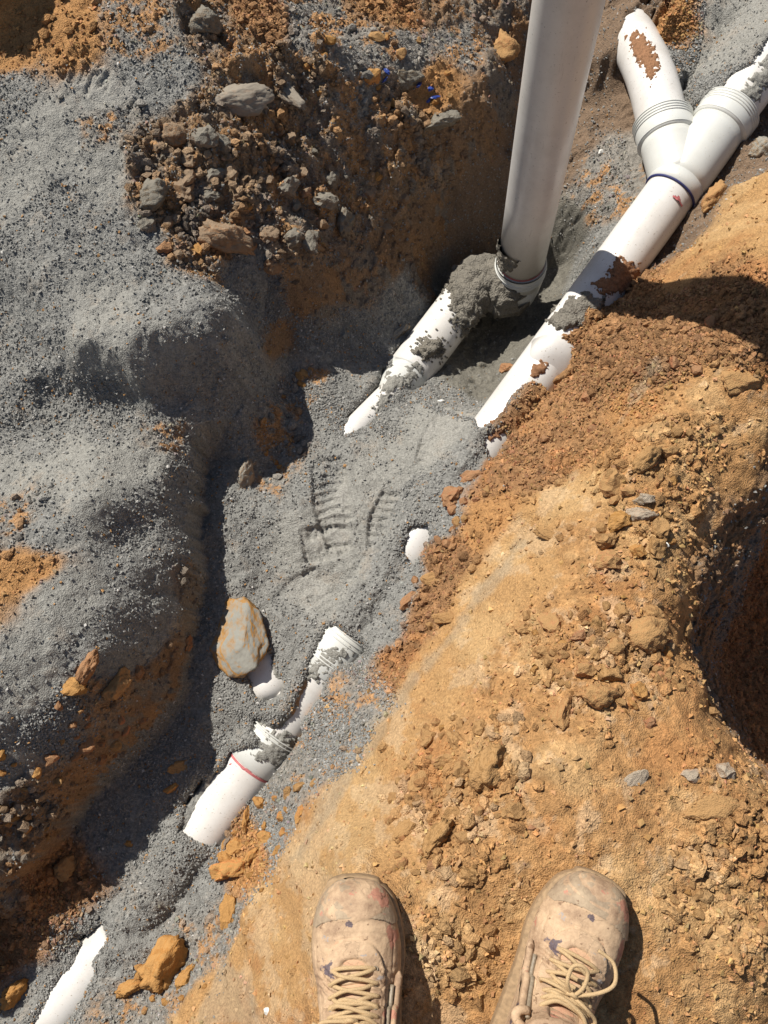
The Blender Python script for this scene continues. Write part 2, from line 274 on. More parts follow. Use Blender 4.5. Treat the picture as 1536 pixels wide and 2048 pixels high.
# ------------------------------------------------------------------ relief of each soil
near = od < .3
RUBP = [[(1040, 1230), (1330, 1200), (1380, 1380), (1230, 1440), (1060, 1440), (960, 1500)], [(850, 1440), (1020, 1430), (1050, 1600), (900, 1790), (760, 1760), (770, 1620)], [(1190, 860), (1450, 860), (1370, 1050), (1350, 1200), (1150, 1180), (1180, 1000)],
 [(1330, 1640), (1560, 1600), (1560, 2000), (1400, 1900)], [(1380, 1480), (1560, 1560), (1560, 1700), (1400, 1640)], [(760, 1760), (900, 1780), (1000, 1960), (900, 2048), (840, 1950)]]
_sd = np.full(TX.shape, 1e9)
for po in RUBP: _sd = np.minimum(_sd, sdpoly(PXX, PYY, po))
RUB = sstep(25, -35, _sd+fbm(TX, TY, 14, 4, 99)*90)
def relief():
    x, y = TX, TY
    big = fbm(x, y, 6, 4, 60)*.015
    mid = fbm(x, y, 28, 5, 70, .6)
    def dome(f, seed, thr=0.):
        w_ = .42/f; d, i, bx, by = worley(x+w_*fbm(x, y, f*1.5, 3, 61), y+w_*fbm(x, y, f*1.5, 3, 62), f, seed, True)
        h = np.clip((.60-d)*2.7, 0, .8)+(bx*np.cos(i*57)+by*np.sin(i*57))*1.1*np.clip((.60-d)*5, 0, 1); return np.clip(h, 0, 1.6)*np.clip((i-thr)/(1-thr), 0, 1), i
    d20, i20 = dome(48, 1, .35); d9, i9 = dome(110, 2, .2); d6, i6 = dome(175, 3, .1)
    d35, _q = dome(28, 5, .45); d60, _q = dome(16, 6, .3); fine = fbm(x, y, 140, 3, 80, .6)
    patch = sstep(-.12, .25, fbm(x, y, 8, 3, 90))
    gouge = fbm(x*1.0+y*.2, y*.35+H*1.4, 55, 4, 95, .6)
    h = big+mid*.0035
    r = {'G': mid*.006+d6*.0025+fine*.0012, 'F': mid*.0035+fine*.0008+d6*.001*patch, 'T': (d20*.007+d9*.004+d35*.010)*RUB+d9*.0012*patch+mid*.004+fine*.0018+d6*.0006,
         'S': mid*.002+fine*.0006+d9*.0015*patch, 'O': d9*.002*patch+d6*.001+fine*.002+mid*.006, 'B': d35*.010+d20*.010+d9*.005+d6*.002+fine*.002,
         'M': np.abs(mid)*.016+d20*.006+fine*.002, 'X': d9*.004+d6*.003+mid*.004+fine*.001, 'W': gouge*.015+(d35*.012+d20*.007+d9*.003)*patch+mid*.007+fine*.0018,
         'C': d60*.036+d35*.018+d20*.010+d9*.005+mid*.012+fine*.002, 'D': mid*.010+d20*.006+d9*.004+fine*.0015}
    for k in codes: h = h+Wt[k]*r[k]
    return h, mid, fine, patch, (i20, d20, i9, d9, i6, d6)
dh, mid, fine, patch, cells = relief()
H = H+np.where(od < 1, dh, dh*.5)
PXX, PYY = pr(TX, TY, H)
# shallow rills fluting the lip of the grey bench
fl = inpoly(PXX, PYY, [(290, 890), (400, 900), (395, 1010), (300, 1040)])
H = H+np.where(fl, -.0035*np.abs(np.sin(TY*170+TX*60+mid*3)), 0)
LN = [(375, 2048), (480, 1865), (590, 1725), (685, 1570), (768, 1465), (840, 1340), (940, 1210), (1040, 1080), (1110, 1000), (1150, 950)]
ld_ = np.abs(sdpoly(PXX, PYY, LN+LN[::-1])+0.); lf_ = inpoly(PXX, PYY, LN+[(900, 900), (300, 1500), (200, 2100)])
H = H-np.where(lf_, .020*np.exp(-(ld_/26)), -.004*np.exp(-(ld_/12)))*(od == 0)
PXX, PYY = pr(TX, TY, H)
# boot prints pressed in the crusher dust: (px, py, toe direction px, length)
PRINTS = [(883, 868, -60, 150, .004), (662, 1000, -97, 200, .009), (775, 1040, -70, 130, .005), (655, 1085, 170, 110, .006), (200, 165, -150, 150, .003), (600, 1190, -30, 120, .004)]
def dimg(px, py, z):
    return un(px, py, z)
treadmask = np.zeros(TX.shape)
for (px, py, ang, Lp, dep) in PRINTS:
    msk = np.argmin((PXX-px)**2+(PYY-py)**2+1e9*(od > .3)); zc = H.ravel()[msk]
    c = un(px, py, zc); e = un(px+math.cos(math.radians(ang))*Lp/2, py+math.sin(math.radians(ang))*Lp/2, zc)-c
    hl = np.hypot(e[0], e[1]); e = e/hl
    u = ((TX-c[0])*e[0]+(TY-c[1])*e[1])/hl; v = (-(TX-c[0])*e[1]+(TY-c[1])*e[0])/.042
    hw = 1-.25*np.clip(-u-.2, 0, 1)*2; ins = sstep(1.0, .86, np.maximum(np.abs(u), np.abs(v)/hw+.15*u*u))
    lug = sstep(.15, .35, np.abs(((u*hl*1.0+np.abs(v)*.008)/.019) % 1-.5)*2)*sstep(.05, .12, np.abs(((v*.042)/.02+.5) % 1-.5)*2+.04)
    wear = sstep(-.25, .15, fbm(TX, TY, 25, 3, 98))
    H = H-ins*(dep+.006*lug*wear)+.004*sstep(.0, 1., ins)*(1-ins)
    treadmask = np.maximum(treadmask, ins)

# ------------------------------------------------------------------ pipe axes and how the soil lies on them
RP = .055
A0 = un(1345, 382, -.395); A1 = un(440, 1620, -.556)
sl = (A1-A0)/np.linalg.norm(A1-A0)
RB = un(1043, 522, -.56)
B0 = un(955, 565, -.655); B1 = un(845, 710, -.63); bd = (B1-B0)/np.linalg.norm(B1-B0)
def on_axis(px, py, a, d):    # point of the line a+t*d whose picture lies nearest (px,py)
    ts = np.linspace(-2, 3, 5001); Q = a[None]+ts[:, None]*d[None]; u, v = pr(Q[:, 0], Q[:, 1], Q[:, 2])
    k = np.argmin((u-px)**2+(v-py)**2); return Q[k]
B2 = on_axis(812, 752, B0, bd); B3 = un(782, 790, -.572); B3b = un(705, 868, -.535); B4 = un(612, 1005, -.52)
T0 = un(165, 1960, -.572); T1 = un(60, 2080, -.572); Td = (T1-T0)/np.linalg.norm(T1-T0)
E0 = un(520, 1300, -.535); E1 = un(540, 1372, -.53); E2 = un(600, 1440, -.56)
AU = on_axis(1640, -10, A0, sl); AX = on_axis(1100, 712, A0, sl)
LB = [un(1325, 245, -.40), un(1300, 150, -.42), un(1260, 68, -.475), un(1225, 10, -.56)]
ST1 = un(1108, 722, -.415)
segs = [(A0, AU, RP, RP), (A0, T0-Td*.12, RP, RP), (T0-Td*.12, T1+Td*.3, RP, RP), (B0, B2, RP, RP), (B2, B3, RP, .033), (B3, B3b, .033, .033), (B3b, B4, .033, .033),
        (E0, E1, RP, RP), (LB[0], LB[1], RP, RP), (LB[1], LB[2], RP, RP), (LB[2], LB[3], RP, RP), (A0, LB[0], RP, RP), (AX, ST1, RP, RP)]
top = np.full(TX.shape, -9.); cov = np.full(TX.shape, -9.); SX = TX.copy(); SY = TY.copy(); SZ = np.full(TX.shape, -2.); DD = np.zeros(TX.shape)
for a, b, r0, r1 in segs:
    ex, ey = b[0]-a[0], b[1]-a[1]; L = ex*ex+ey*ey; t = np.clip(((TX-a[0])*ex+(TY-a[1])*ey)/L, 0, 1)
    ax_, ay_ = a[0]+t*ex, a[1]+t*ey
    d = np.sqrt((TX-ax_)**2+(TY-ay_)**2); r = r0+(r1-r0)*t; za = a[2]+(b[2]-a[2])*t
    s = np.sqrt(np.clip(r*r-d*d, 0, None)); top = np.maximum(top, np.where(d < r, za+s, -9))
    rr = r+.006; s2 = np.where(d < rr*.75, np.sqrt(np.clip(rr*rr-d*d, 0, None)), rr*.661-(d-rr*.75)*1.0-np.clip(d-rr*1.9, 0, None)*1.5); c_ = np.where(d < rr*5, za+s2, -9)
    up = c_ > cov; cov = np.where(up, c_, cov); kk = np.minimum(1, .85*r/np.maximum(d, 1e-6))
    DD = np.where(up, np.maximum(d-.85*r, 0), DD); SX = np.where(up, ax_+(TX-ax_)*kk, SX); SY = np.where(up, ay_+(TY-ay_)*kk, SY); SZ = np.where(up, za+np.sqrt(np.clip(r*r-np.minimum(d, .85*r)**2, 0, None)), SZ)
OPEN = [
 [(1150, 650), (1060, 640), (1120, 480), (1180, 400), (1165, 300), (1175, 235), (1225, 175), (1252, 130), (1246, 75), (1262, 40), (1278, 20), (1300, 40), (1345, 140), (1385, 225), (1440, 197), (1475, 152), (1512, 138), (1560, 60), (1660, 60), (1600, 330), (1480, 460), (1340, 580), (1270, 575), (1225, 600), (1165, 610)],
 [(1150, 650), (1080, 570), (1030, 640), (985, 720), (950, 825), (960, 852), (985, 832), (1010, 795), (1040, 760), (1060, 745), (1078, 757), (1092, 765), (1142, 742), (1145, 705), (1115, 690), (1100, 672)],
 [(975, 880), (1005, 862), (1012, 880), (985, 918)],
 [(820, 1058), (852, 1055), (860, 1075), (828, 1128), (808, 1110)],
 [(652, 1262), (672, 1256), (722, 1298), (700, 1318), (660, 1338), (652, 1352), (640, 1390), (600, 1450), (585, 1480), (590, 1505), (540, 1548), (480, 1615), (430, 1688), (400, 1682), (360, 1662), (375, 1620), (398, 1575), (450, 1535), (462, 1508), (500, 1500), (530, 1490), (508, 1460), (512, 1440), (560, 1460), (590, 1420), (610, 1370), (618, 1330), (636, 1300)],
 [(503, 1312), (545, 1308), (542, 1335), (566, 1370), (563, 1392), (535, 1403), (508, 1385), (499, 1350)],
 [(205, 1850), (190, 1862), (168, 1885), (140, 1940), (108, 1975), (70, 2055), (128, 2055), (188, 1950), (178, 1925), (212, 1878)],
 [(960, 450), (1090, 480), (1090, 650), (980, 700), (890, 790), (815, 778), (800, 748), (790, 715), (770, 650), (880, 500)],
 [(765, 742), (803, 742), (795, 772), (732, 850), (688, 867), (712, 810), (745, 760)]]
hasp = cov > -5
idx = np.where(hasp & near); tt = top[idx] > -5
qx, qy = pr(SX[idx], SY[idx], SZ[idx])
sd = np.full(len(qx), 1e9)
for po in OPEN: sd = np.minimum(sd, sdpoly(qx, qy, po))
sd = sd+fbm(TX[idx], TY[idx], 60, 4, 120, .7)*8-4
open_ = sd < 0
Hi = H[idx]; ti = top[idx]; ci = cov[idx]
Hn = np.where(open_ & tt, np.minimum(Hi, ti-.004-.016*sstep(0, -16, sd)), np.where(open_, np.minimum(Hi, SZ[idx]-.002+DD[idx]*(.9+20*sstep(.03, .06, DD[idx]))), Hi))
gate = sstep(0, 14, sd)
Hn = np.where(~open_, np.maximum(Hi, ci-.005+gate*(.008+cells[1][idx]*.007)+cells[3][idx]*.003), Hn)
H[idx] = Hn
SDF = np.full(TX.shape, 99.); SDF[idx] = sd; TTF = np.zeros(TX.shape, bool); TTF[idx] = tt
Hb = blur(H, 6)
H = np.where((np.abs(SDF) < 22) & ~(TTF & (SDF < 0)), Hb, H); Hc = np.where(TTF & (SDF < 0), np.minimum(H, top-.004), H); H = Hc
H[~near] = np.minimum(H[~near], 9)
PXX, PYY = pr(TX, TY, H)

# ------------------------------------------------------------------ ground colours (true soil colours, no light in them)
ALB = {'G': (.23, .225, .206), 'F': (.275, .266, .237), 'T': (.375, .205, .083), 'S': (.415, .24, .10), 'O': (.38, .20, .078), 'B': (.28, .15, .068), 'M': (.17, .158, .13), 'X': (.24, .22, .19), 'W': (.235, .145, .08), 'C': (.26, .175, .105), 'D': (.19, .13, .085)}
C = np.zeros(TX.shape+(3,), np.float32)
for k in codes: C += Wt[k][..., None]*np.array(ALB[k], np.float32)
def mixin(C, m, col): return C*(1-m[..., None])+np.array(col, np.float32)*m[..., None]
n_a = fbm(TX, TY, 11, 5, 130, .65); n_b = fbm(TX, TY, 30, 5, 140, .7); n_c = fbm(TX, TY, 5, 4, 150)
C = mixin(C, sstep(.02, .25, n_b+n_a*.5)*(Wt['X']*.85+Wt['C']*.6), ALB['O'])
C = mixin(C, sstep(.0, .3, -n_b+n_a*.4)*(Wt['C']*.6), (.16, .15, .135))
C = mixin(C, sstep(.2, .4, n_b)*(Wt['G']+Wt['F'])*.10, (.36, .21, .09))
C = mixin(C, sstep(.05, .4, n_a)*(Wt['T']+Wt['S'])*.45, (.52, .35, .17))
C = mixin(C, sstep(.12, .4, -n_a)*(Wt['T']+Wt['S']+Wt['B'])*.55, (.36, .165, .06))
C = mixin(C, sstep(.18, .4, n_b-n_c*.6)*(Wt['T']+Wt['S'])*.3, (.50, .40, .27))
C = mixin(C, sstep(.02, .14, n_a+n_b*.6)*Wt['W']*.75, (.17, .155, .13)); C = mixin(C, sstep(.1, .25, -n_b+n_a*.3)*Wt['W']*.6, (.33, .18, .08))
C = mixin(C, sstep(.0, .4, n_c)*Wt['B']*.45, (.36, .20, .085))
stk = np.full(TX.shape, 1e9)
for po in ([(600, 1722), (690, 1572), (770, 1465), (840, 1345), (825, 1345), (745, 1440), (665, 1560), (580, 1720)], [(840, 1340), (940, 1212), (1040, 1082), (1050, 1085), (950, 1222), (852, 1350)], [(450, 1910), (420, 1990), (375, 2048), (520, 2048), (500, 1960)], [(1310, 720), (1270, 780), (1230, 850), (1245, 850), (1290, 780), (1325, 730)]): stk = np.minimum(stk, sdpoly(PXX, PYY, po))
C = mixin(C, sstep(9, -4, stk+fbm(TX, TY, 30, 4, 170)*16)*.5, (.33, .265, .18))
ci_ = (cells[0]-.5)*.30*(Wt['B']+Wt['C']+Wt['T']*patch)+(cells[2]-.5)*.34*(Wt['B']+Wt['C']+Wt['T']+Wt['X'])+(cells[4]-.5)*.35*(Wt['G']+Wt['X'])
C = C*(1+ci_[..., None])*(1+.10*n_b[..., None])*(1+.12*fine[..., None])
# tone varies by crumb and fine noise; boot prints in dust go paler
C = mixin(C, np.clip(treadmask*.5, 0, 1)*Wt['F'], (.33, .315, .28))
C = np.clip(C, .01, .8)
nx, ny = len(gx), len(gy)
I = np.arange(nx*ny).reshape(nx, ny)
Q = np.stack([I[:-1, :-1], I[1:, :-1], I[1:, 1:], I[:-1, 1:]], -1).reshape(-1, 4)
gm = mesh('ground', np.stack([TX, TY, H], -1).reshape(-1, 3), Q, True); colattr(gm, C.reshape(-1, 3))
ground = link('ground', gm, M_ground, kind='structure')

fi0 = len(gx)-len(fx); o0 = (gx.searchsorted(X0), gy.searchsorted(Y0))
def hz(x, y):
    u = np.clip((np.asarray(x)-fx[0])/SP, 0, len(fx)-2.001); v = np.clip((np.asarray(y)-fy[0])/SP, 0, len(fy)-2.001)
    i = u.astype(int); j = v.astype(int); fu = u-i; fv = v-j; i = i+o0[0]; j = j+o0[1]
    return (H[i, j]*(1-fu)+H[i+1, j]*fu)*(1-fv)+(H[i, j+1]*(1-fu)+H[i+1, j+1]*fu)*fv
def hit(px, py):
    a = un(px, py, .25); b = un(px, py, -.85)
    t = np.linspace(0, 1, 500); q = a[None]+(b-a)[None]*t[:, None]; zz = hz(q[:, 0], q[:, 1]); k = np.argmax(q[:, 2] <= zz); return q[k]
def wat(x, y, k):
    i = min(max(int((x-fx[0])/SP), 0), len(fx)-1)+o0[0]; j = min(max(int((y-fy[0])/SP), 0), len(fy)-1)+o0[1]; return Wt[k][i, j]

# ------------------------------------------------------------------ loose grains: uncountable gravel and soil crumbs
rng = np.random.default_rng(5)
vis = (PXX > -60) & (PXX < 1600) & (PYY > -60) & (PYY < 2110) & (od == 0)
openm = np.zeros(TX.shape, bool); openm[idx] = open_ & tt
def scatter(name, weight, n, smin, smax, colf, pw=2.2, label=None, cat=None, seedc=0, lift=.25):
    wgt = (weight*vis*(~openm)).ravel().astype(np.float64); wgt /= wgt.sum()
    k = np.searchsorted(np.cumsum(wgt), rng.random(n)); k = np.clip(k, 0, wgt.size-1)
    x = TX.ravel()[k]+rng.uniform(-.5, .5, n)*SP; y = TY.ravel()[k]+rng.uniform(-.5, .5, n)*SP
    s = smin+(smax-smin)*rng.random(n)**pw; z = hz(x, y)+s*lift
    base = np.array([[1, 0, 0], [-1, 0, 0], [0, 1, 0], [0, -1, 0], [0, 0, 1], [0, 0, -1]], float)
    V = base[None]*(rng.uniform(.45, 1.2, (n, 6, 1)))*rng.uniform(.55, 1.15, (n, 1, 3))+rng.normal(0, .2, (n, 6, 3))
    q = rng.normal(0, 1, (n, 4)); q /= np.linalg.norm(q, axis=1)[:, None]; a, b, c, d = q.T
    Rm = np.stack([np.stack([1-2*(c*c+d*d), 2*(b*c-a*d), 2*(b*d+a*c)], -1), np.stack([2*(b*c+a*d), 1-2*(b*b+d*d), 2*(c*d-a*b)], -1), np.stack([2*(b*d-a*c), 2*(c*d+a*b), 1-2*(b*b+c*c)], -1)], 1)
    V = np.einsum('nij,nkj->nki', Rm, V)*(s[:, None, None]*.5); V[:, :, 2] *= .85
    V += np.stack([x, y, z], -1)[:, None, :]
    Fb = np.array([[0, 2, 4], [2, 1, 4], [1, 3, 4], [3, 0, 4], [2, 0, 5], [1, 2, 5], [3, 1, 5], [0, 3, 5]])
    Fc = (Fb[None]+6*np.arange(n)[:, None, None]).reshape(-1, 3)
    me = mesh(name, V.reshape(-1, 3), Fc); colattr(me, np.repeat(colf(k, n), 6, 0))
    o = link(name, me, M_grain, kind='stuff'); o['label'] = label; o['category'] = cat
    return o
Cf = C.reshape(-1, 3)
def cgrey(k, n):
    b = rng.uniform(.82, 1.14, (n, 1))*np.array([[.243, .238, .22]]); m = rng.random(n) < .045; b[m] = rng.uniform(.6, 1.2, (m.sum(), 1))*np.array([[.36, .2, .08]])
    m = rng.random(n) < .03; b[m] = [.45, .43, .4]; return b
def csoil(k, n): return np.clip(Cf[k]*rng.uniform(.7, 1.3, (n, 1))*(1+rng.normal(0, .05, (n, 3))), .01, .8)
slope = np.hypot(*np.gradient(bilin(Z, cxx, cyy), SP))
EDGE = np.exp(-((SDF-3)/6)**2)*(SDF < 60); coarse = .35+.65*sstep(-.2, .3, n_a)
_gy, _gx = np.gradient(H, gy, axis=1), np.gradient(H, gx, axis=0); STEEP = np.clip(np.sqrt(1+_gx**2+_gy**2), 1, 7)
scatter('loose_gravel', STEEP*(7*EDGE*(Wt['G']+Wt['F']+Wt['X'])+Wt['G']*coarse*1.6+Wt['X']*.6+Wt['C']*.4+Wt['F']*.22*(1-treadmask)+Wt['D']*.25+Wt['M']*.1+Wt['W']*.12), 110000, .0024, .0082, cgrey, 1.9, 'crushed grey gravel covering the trench floor and the left banks', 'gravel')
scatter('soil_crumbs', STEEP*(8*EDGE*(Wt['B']+Wt['O'])+Wt['B']*1.5+Wt['T']*(.15+.9*RUB+.35*patch)+Wt['C']*.7+Wt['O']*.6+Wt['X']*.5+Wt['S']*.12+Wt['W']*.30), 60000, .0025, .012, csoil, 2.8, 'loose tan and red brown soil crumbs on the ridge and heaps', 'soil')
def _ico(n):
    bm = bmesh.new(); bmesh.ops.create_icosphere(bm, subdivisions=n, radius=1); V = np.array([v.co[:] for v in bm.verts]); Fc = np.array([[v.index for v in f.verts] for f in bm.faces]); bm.free(); return V, Fc
ICO = {n: _ico(n) for n in (1, 2, 3, 4)}
def rockV(n, seed, facets=9, rough=.10, flat=.8):
    r = np.random.default_rng(seed); V, Fc = ICO[n]; V = V.copy()
    for _ in range(facets):
        d = r.normal(0, 1, 3); d /= np.linalg.norm(d); h = r.uniform(.62, .92); e = V@d-h; V -= np.clip(e, 0, None)[:, None]*d[None]
    nz = 0; D = ICO[n][0]
    for f, a in ((1.6, 1.), (3.4, .6), (7.5, .4), (15, .22)):
        nz = nz+a*(vnoise(D[:, 0]*f+seed*3.1+D[:, 2]*f*.7, D[:, 1]*f-D[:, 2]*f*.9+7, seed % 50+200)-.5+vnoise(D[:, 2]*f+3.3*seed, D[:, 0]*f*.8+D[:, 1]*f*.5, seed % 50+201)-.5)
    if n >= 3:
        for f, a in ((9., .075), (19., .04)):
            w1, _ = worley(D[:, 0]+D[:, 2]*.45+seed, D[:, 1]-D[:, 2]*.6, f*.5, 400+seed % 9); nz = nz+a/.13*(1-w1*1.5)
    V = V*(1+rough*nz[:, None]*1.6); V *= np.array([1, r.uniform(.68, .95), flat*r.uniform(.75, 1.05)]); return V, Fc
# small clods past the individually built ones
def scatter_clods(name, weight, n, smin, smax, label):
    wgt = (weight*vis*(~openm)).ravel().astype(np.float64); wgt /= wgt.sum(); k = np.clip(np.searchsorted(np.cumsum(wgt), rng.random(n)), 0, wgt.size-1)
    Vs = []; Fs = []; Cs = []; off = 0; var = [(rockV(1, 900+i, 8, .3, .7)[0]*np.random.default_rng(i).uniform(.6, 1.2, 3), ICO[1][1]) for i in range(14)]
    for q in range(n):
        V, Fc = var[q % 14]; s = smin+(smax-smin)*rng.random()**2.5; a = rng.uniform(0, 6.28); ca, sa = math.cos(a), math.sin(a); b = rng.uniform(-.5, .5); cb, sb = math.cos(b), math.sin(b)
        V = V@np.array([[ca, sa, 0], [-sa, ca, 0], [0, 0, 1]]).T@np.array([[1, 0, 0], [0, cb, sb], [0, -sb, cb]]).T*(s/2)
        x, y = TX.ravel()[k[q]], TY.ravel()[k[q]]; V = V+[x, y, float(hz(x, y))+s*.18]
        Vs.append(V); Fs.append(Fc+off); off += len(V); Cs.append(np.repeat(np.clip(Cf[k[q]][None]*rng.uniform(.75, 1.2), .01, .8), len(V), 0))
    me = mesh(name, np.concatenate(Vs), np.concatenate(Fs)); colattr(me, np.concatenate(Cs)); o = link(name, me, M_ground, kind='stuff'); o['label'] = label; o['category'] = 'soil clods'
clump = sstep(-.05, .3, fbm(TX, TY, 9, 4, 160))
scatter_clods('small_clods', STEEP*(Wt['W']*.25+Wt['B']*1.2+Wt['T']*(RUB*1.6+.08)+Wt['C']*1.1+Wt['O']*.35+Wt['X']*.35+Wt['S']*.05)*(.12+clump), 5000, .007, .026, 'small crumbly clods of soil spread over the ridge, hill and trench edges')

# ------------------------------------------------------------------ pipes
def frame(d):
    d = np.asarray(d, float); d /= np.linalg.norm(d); a = np.array([0, 0, 1.]) if abs(d[2]) < .9 else np.array([1., 0, 0])
    u = np.cross(a, d); u /= np.linalg.norm(u); return u, np.cross(d, u)
def tube_mesh(name, pts, rad, seg=64, cap=True, hollow=0):
    pts = [np.asarray(p, float) for p in pts]; n = len(pts); rad = [rad]*n if np.isscalar(rad) else rad
    T = [pts[min(i+1, n-1)]-pts[max(i-1, 0)] for i in range(n)]; T = [t/np.linalg.norm(t) for t in T]
    u, v = frame(T[0]); V = []; th = np.arange(seg)*2*math.pi/seg
    for i in range(n):
        u = u-T[i]*u.dot(T[i]); u /= np.linalg.norm(u); v = np.cross(T[i], u)
        V.append(pts[i]+rad[i]*(np.cos(th)[:, None]*u+np.sin(th)[:, None]*v))
    if hollow:
        V2 = [pts[i]+(V[i]-pts[i])*(rad[i]-hollow)/rad[i] for i in range(n)][::-1]; V += V2
    m = len(V); V = np.concatenate(V); Fc = []
    rings = [(i, i+1) for i in range(m-1)]+([(m-1, 0)] if hollow else [])
    for a, b in rings:
        for j in range(seg): Fc.append((a*seg+j, a*seg+(j+1) % seg, b*seg+(j+1) % seg, b*seg+j))
    if cap and not hollow: Fc.append(tuple(range(seg))[::-1]); Fc.append(tuple((m-1)*seg+j for j in range(seg)))
    me = mesh(name, V, Fc, True)
    return me
def lines(*p, k=12):
    out = []
    for a, b in zip(p[:-1], p[1:]):
        for i in range(k): out.append(a+(b-a)*i/k)
    out.append(p[-1]); return out
def tube(name, pts, rad, m, parent=None, **kw):
    me = tube_mesh(name, pts, rad, **kw); o = link(name, me, m, parent)
    es = me.polygons; return o
def local(parent, pts): L = np.array(parent.location); return [np.asarray(p)-L for p in pts]
def rings(parent, name, c, d, r, n, step, m=None, h=.0022, wdt=.0035):
    d = np.asarray(d)/np.linalg.norm(d)
    for i in range(n):
        q = c+d*step*i; tube(name, local(parent, [q-d*wdt/2, q-d*wdt*.25, q+d*wdt*.25, q+d*wdt/2]), [r, r+h, r+h, r], m or M_fit, parent, seg=72, cap=False)

def crust(name, path, r, polys, m, thick, label, cat, parent=None, namp=10, lum=60, thr=0., seg=120, specks=1):
    path = [np.asarray(p, float) for p in path]; L = [0]
    for a, b in zip(path[:-1], path[1:]): L.append(L[-1]+np.linalg.norm(b-a))
    n = int(L[-1]/.0022)+2; ts = np.linspace(0, L[-1], n); Pt = np.stack([np.interp(ts, L, [p[k] for p in path]) for k in range(3)], -1)
    T = np.gradient(Pt, axis=0); T /= np.linalg.norm(T, axis=1)[:, None]; u0, _ = frame(T[0]); U = []
    for i in range(n): u0 = u0-T[i]*u0.dot(T[i]); u0 = u0/np.linalg.norm(u0); U.append(u0)
    U = np.array(U); Vv = np.cross(T, U); th = np.arange(seg)*2*math.pi/seg
    dirs = np.cos(th)[None, :, None]*U[:, None]+np.sin(th)[None, :, None]*Vv[:, None]; rr = np.full((n, 1), r) if np.isscalar(r) else np.interp(ts, L, r)[:, None]
    S = Pt[:, None]+dirs*rr[..., None]; px, py = pr(S[..., 0], S[..., 1], S[..., 2])
    facing = ((np.array([0, 0, HC])-S)*dirs).sum(-1) > -.05
    sd = np.full(px.shape, 1e9)
    for po in polys: sd = np.minimum(sd, sdpoly(px, py, po))
    a, b = ts[:, None]+0*th, th[None, :]*float(np.mean(rr))+0*ts[:, None]
    sd = sd+fbm(a, b, lum, 5, 300, .7)*namp*2+thr
    msk = np.maximum(sstep(1, -9, sd), sstep(0, -4, sd*.7+fbm(a, b, 190, 3, 305, .6)*34+7)*.3*specks)*facing; dw, _ = worley(a, b, 110, 301); dw2, _ = worley(a, b, 45, 302)
    tk = -.004+msk*(.0042+thick*(.45+.6*np.clip(1-dw2*1.4, 0, 1)+.5*fbm(a, b, 35, 4, 303)))+(msk > .5)*np.clip(1-(dw/.6)**2, 0, 1)*.0025
    tk = np.where(msk <= .02, -.004, tk)
    V = Pt[:, None]+dirs*(rr+tk)[..., None]; I = np.arange(n*seg).reshape(n, seg); J = np.roll(I, -1, 1)
    Q = np.stack([I[:-1], J[:-1], J[1:], I[1:]], -1); keep = np.maximum.reduce([msk[:-1], np.roll(msk, -1, 1)[:-1], np.roll(msk, -1, 1)[1:], msk[1:]]) > .02
    Q = Q[keep]; used = np.unique(Q); remap = np.zeros(n*seg, int); remap[used] = np.arange(len(used))
    me = mesh(name, V.reshape(-1, 3)[used], remap[Q], True); colattr(me, {M_crust: (.26, .135, .07), M_crustg: (.26, .25, .22)}.get(m, (.2, .2, .2))); o = link(name, me, m, parent)
    o['kind'] = 'stuff'; o['label'] = label; o['category'] = cat; return o

# riser with its bend and outlet
Tr = thing('riser_pipe', 'tall white plastic pipe standing upright in the muddy pit, its bent foot smeared with mud', 'pipe', tuple(RB))
Zup = np.array([0, 0, 1.])
tube('pipe', local(Tr, lines(RB+Zup*.005, RB+Zup*1.42, k=6)), RP, M_pvc2, Tr, hollow=.0035)
tube('primer_ring', local(Tr, [RB+Zup*.002, RB+Zup*.0085]), RP+.0012, M_red, Tr, cap=False)
tube('socket', local(Tr, [RB-Zup*.062, RB-Zup*.058, RB-Zup*.004, RB+Zup*.001]), [RP, RP+.005, RP+.005, RP+.001], M_fit, Tr)
tube('rubber_seal', local(Tr, [RB-Zup*.002, RB+Zup*.0035]), RP+.0058, M_black, Tr, cap=False)
rings(Tr, 'rib', RB-Zup*.018, -Zup, RP+.005, 3, .009)
hb = bd.copy(); h0 = np.array([hb[0], hb[1], 0]); h0 /= np.linalg.norm(h0)
zb = B0[2]; ec = RB-Zup*.06; Re = ec[2]-zb; arc = [ec+h0*Re*(1-math.cos(q))-Zup*Re*math.sin(q) for q in np.linspace(0, math.pi/2, 14)]
e_end = arc[-1]; 
bend = arc+[e_end+(B0-e_end)*.5, B0]
tube('bend', local(Tr, bend), RP+.004, M_fit, Tr)
O0 = B0+bd*.035
tube('bend_socket', local(Tr, [B0-bd*.012, B0+bd*.0, B0+bd*.045, B0+bd*.048]), [RP+.003, RP+.007, RP+.007, RP+.002], M_fit, Tr)
rings(Tr, 'rib', B0+bd*.018, bd, RP+.007, 3, .009)
tube('primer_mark', local(Tr, [B0+bd*.049, B0+bd*.054]), RP+.0015, M_red, Tr, cap=False)
tube('outlet_pipe', local(Tr, lines(B0, B2)), RP, M_pvc, Tr)
tube('reducer', local(Tr, [B2-(B2-B1)*.15, B2, B2+(B3-B2)*.3, B2+(B3-B2)*.75, B3]), [RP+.001, RP+.001, RP-.004, .04, .036], M_fit, Tr)
tube('small_pipe', local(Tr, lines(B3-(B3b-B3)*.1, B3b, B4, k=4)), .033, M_pvc, Tr)
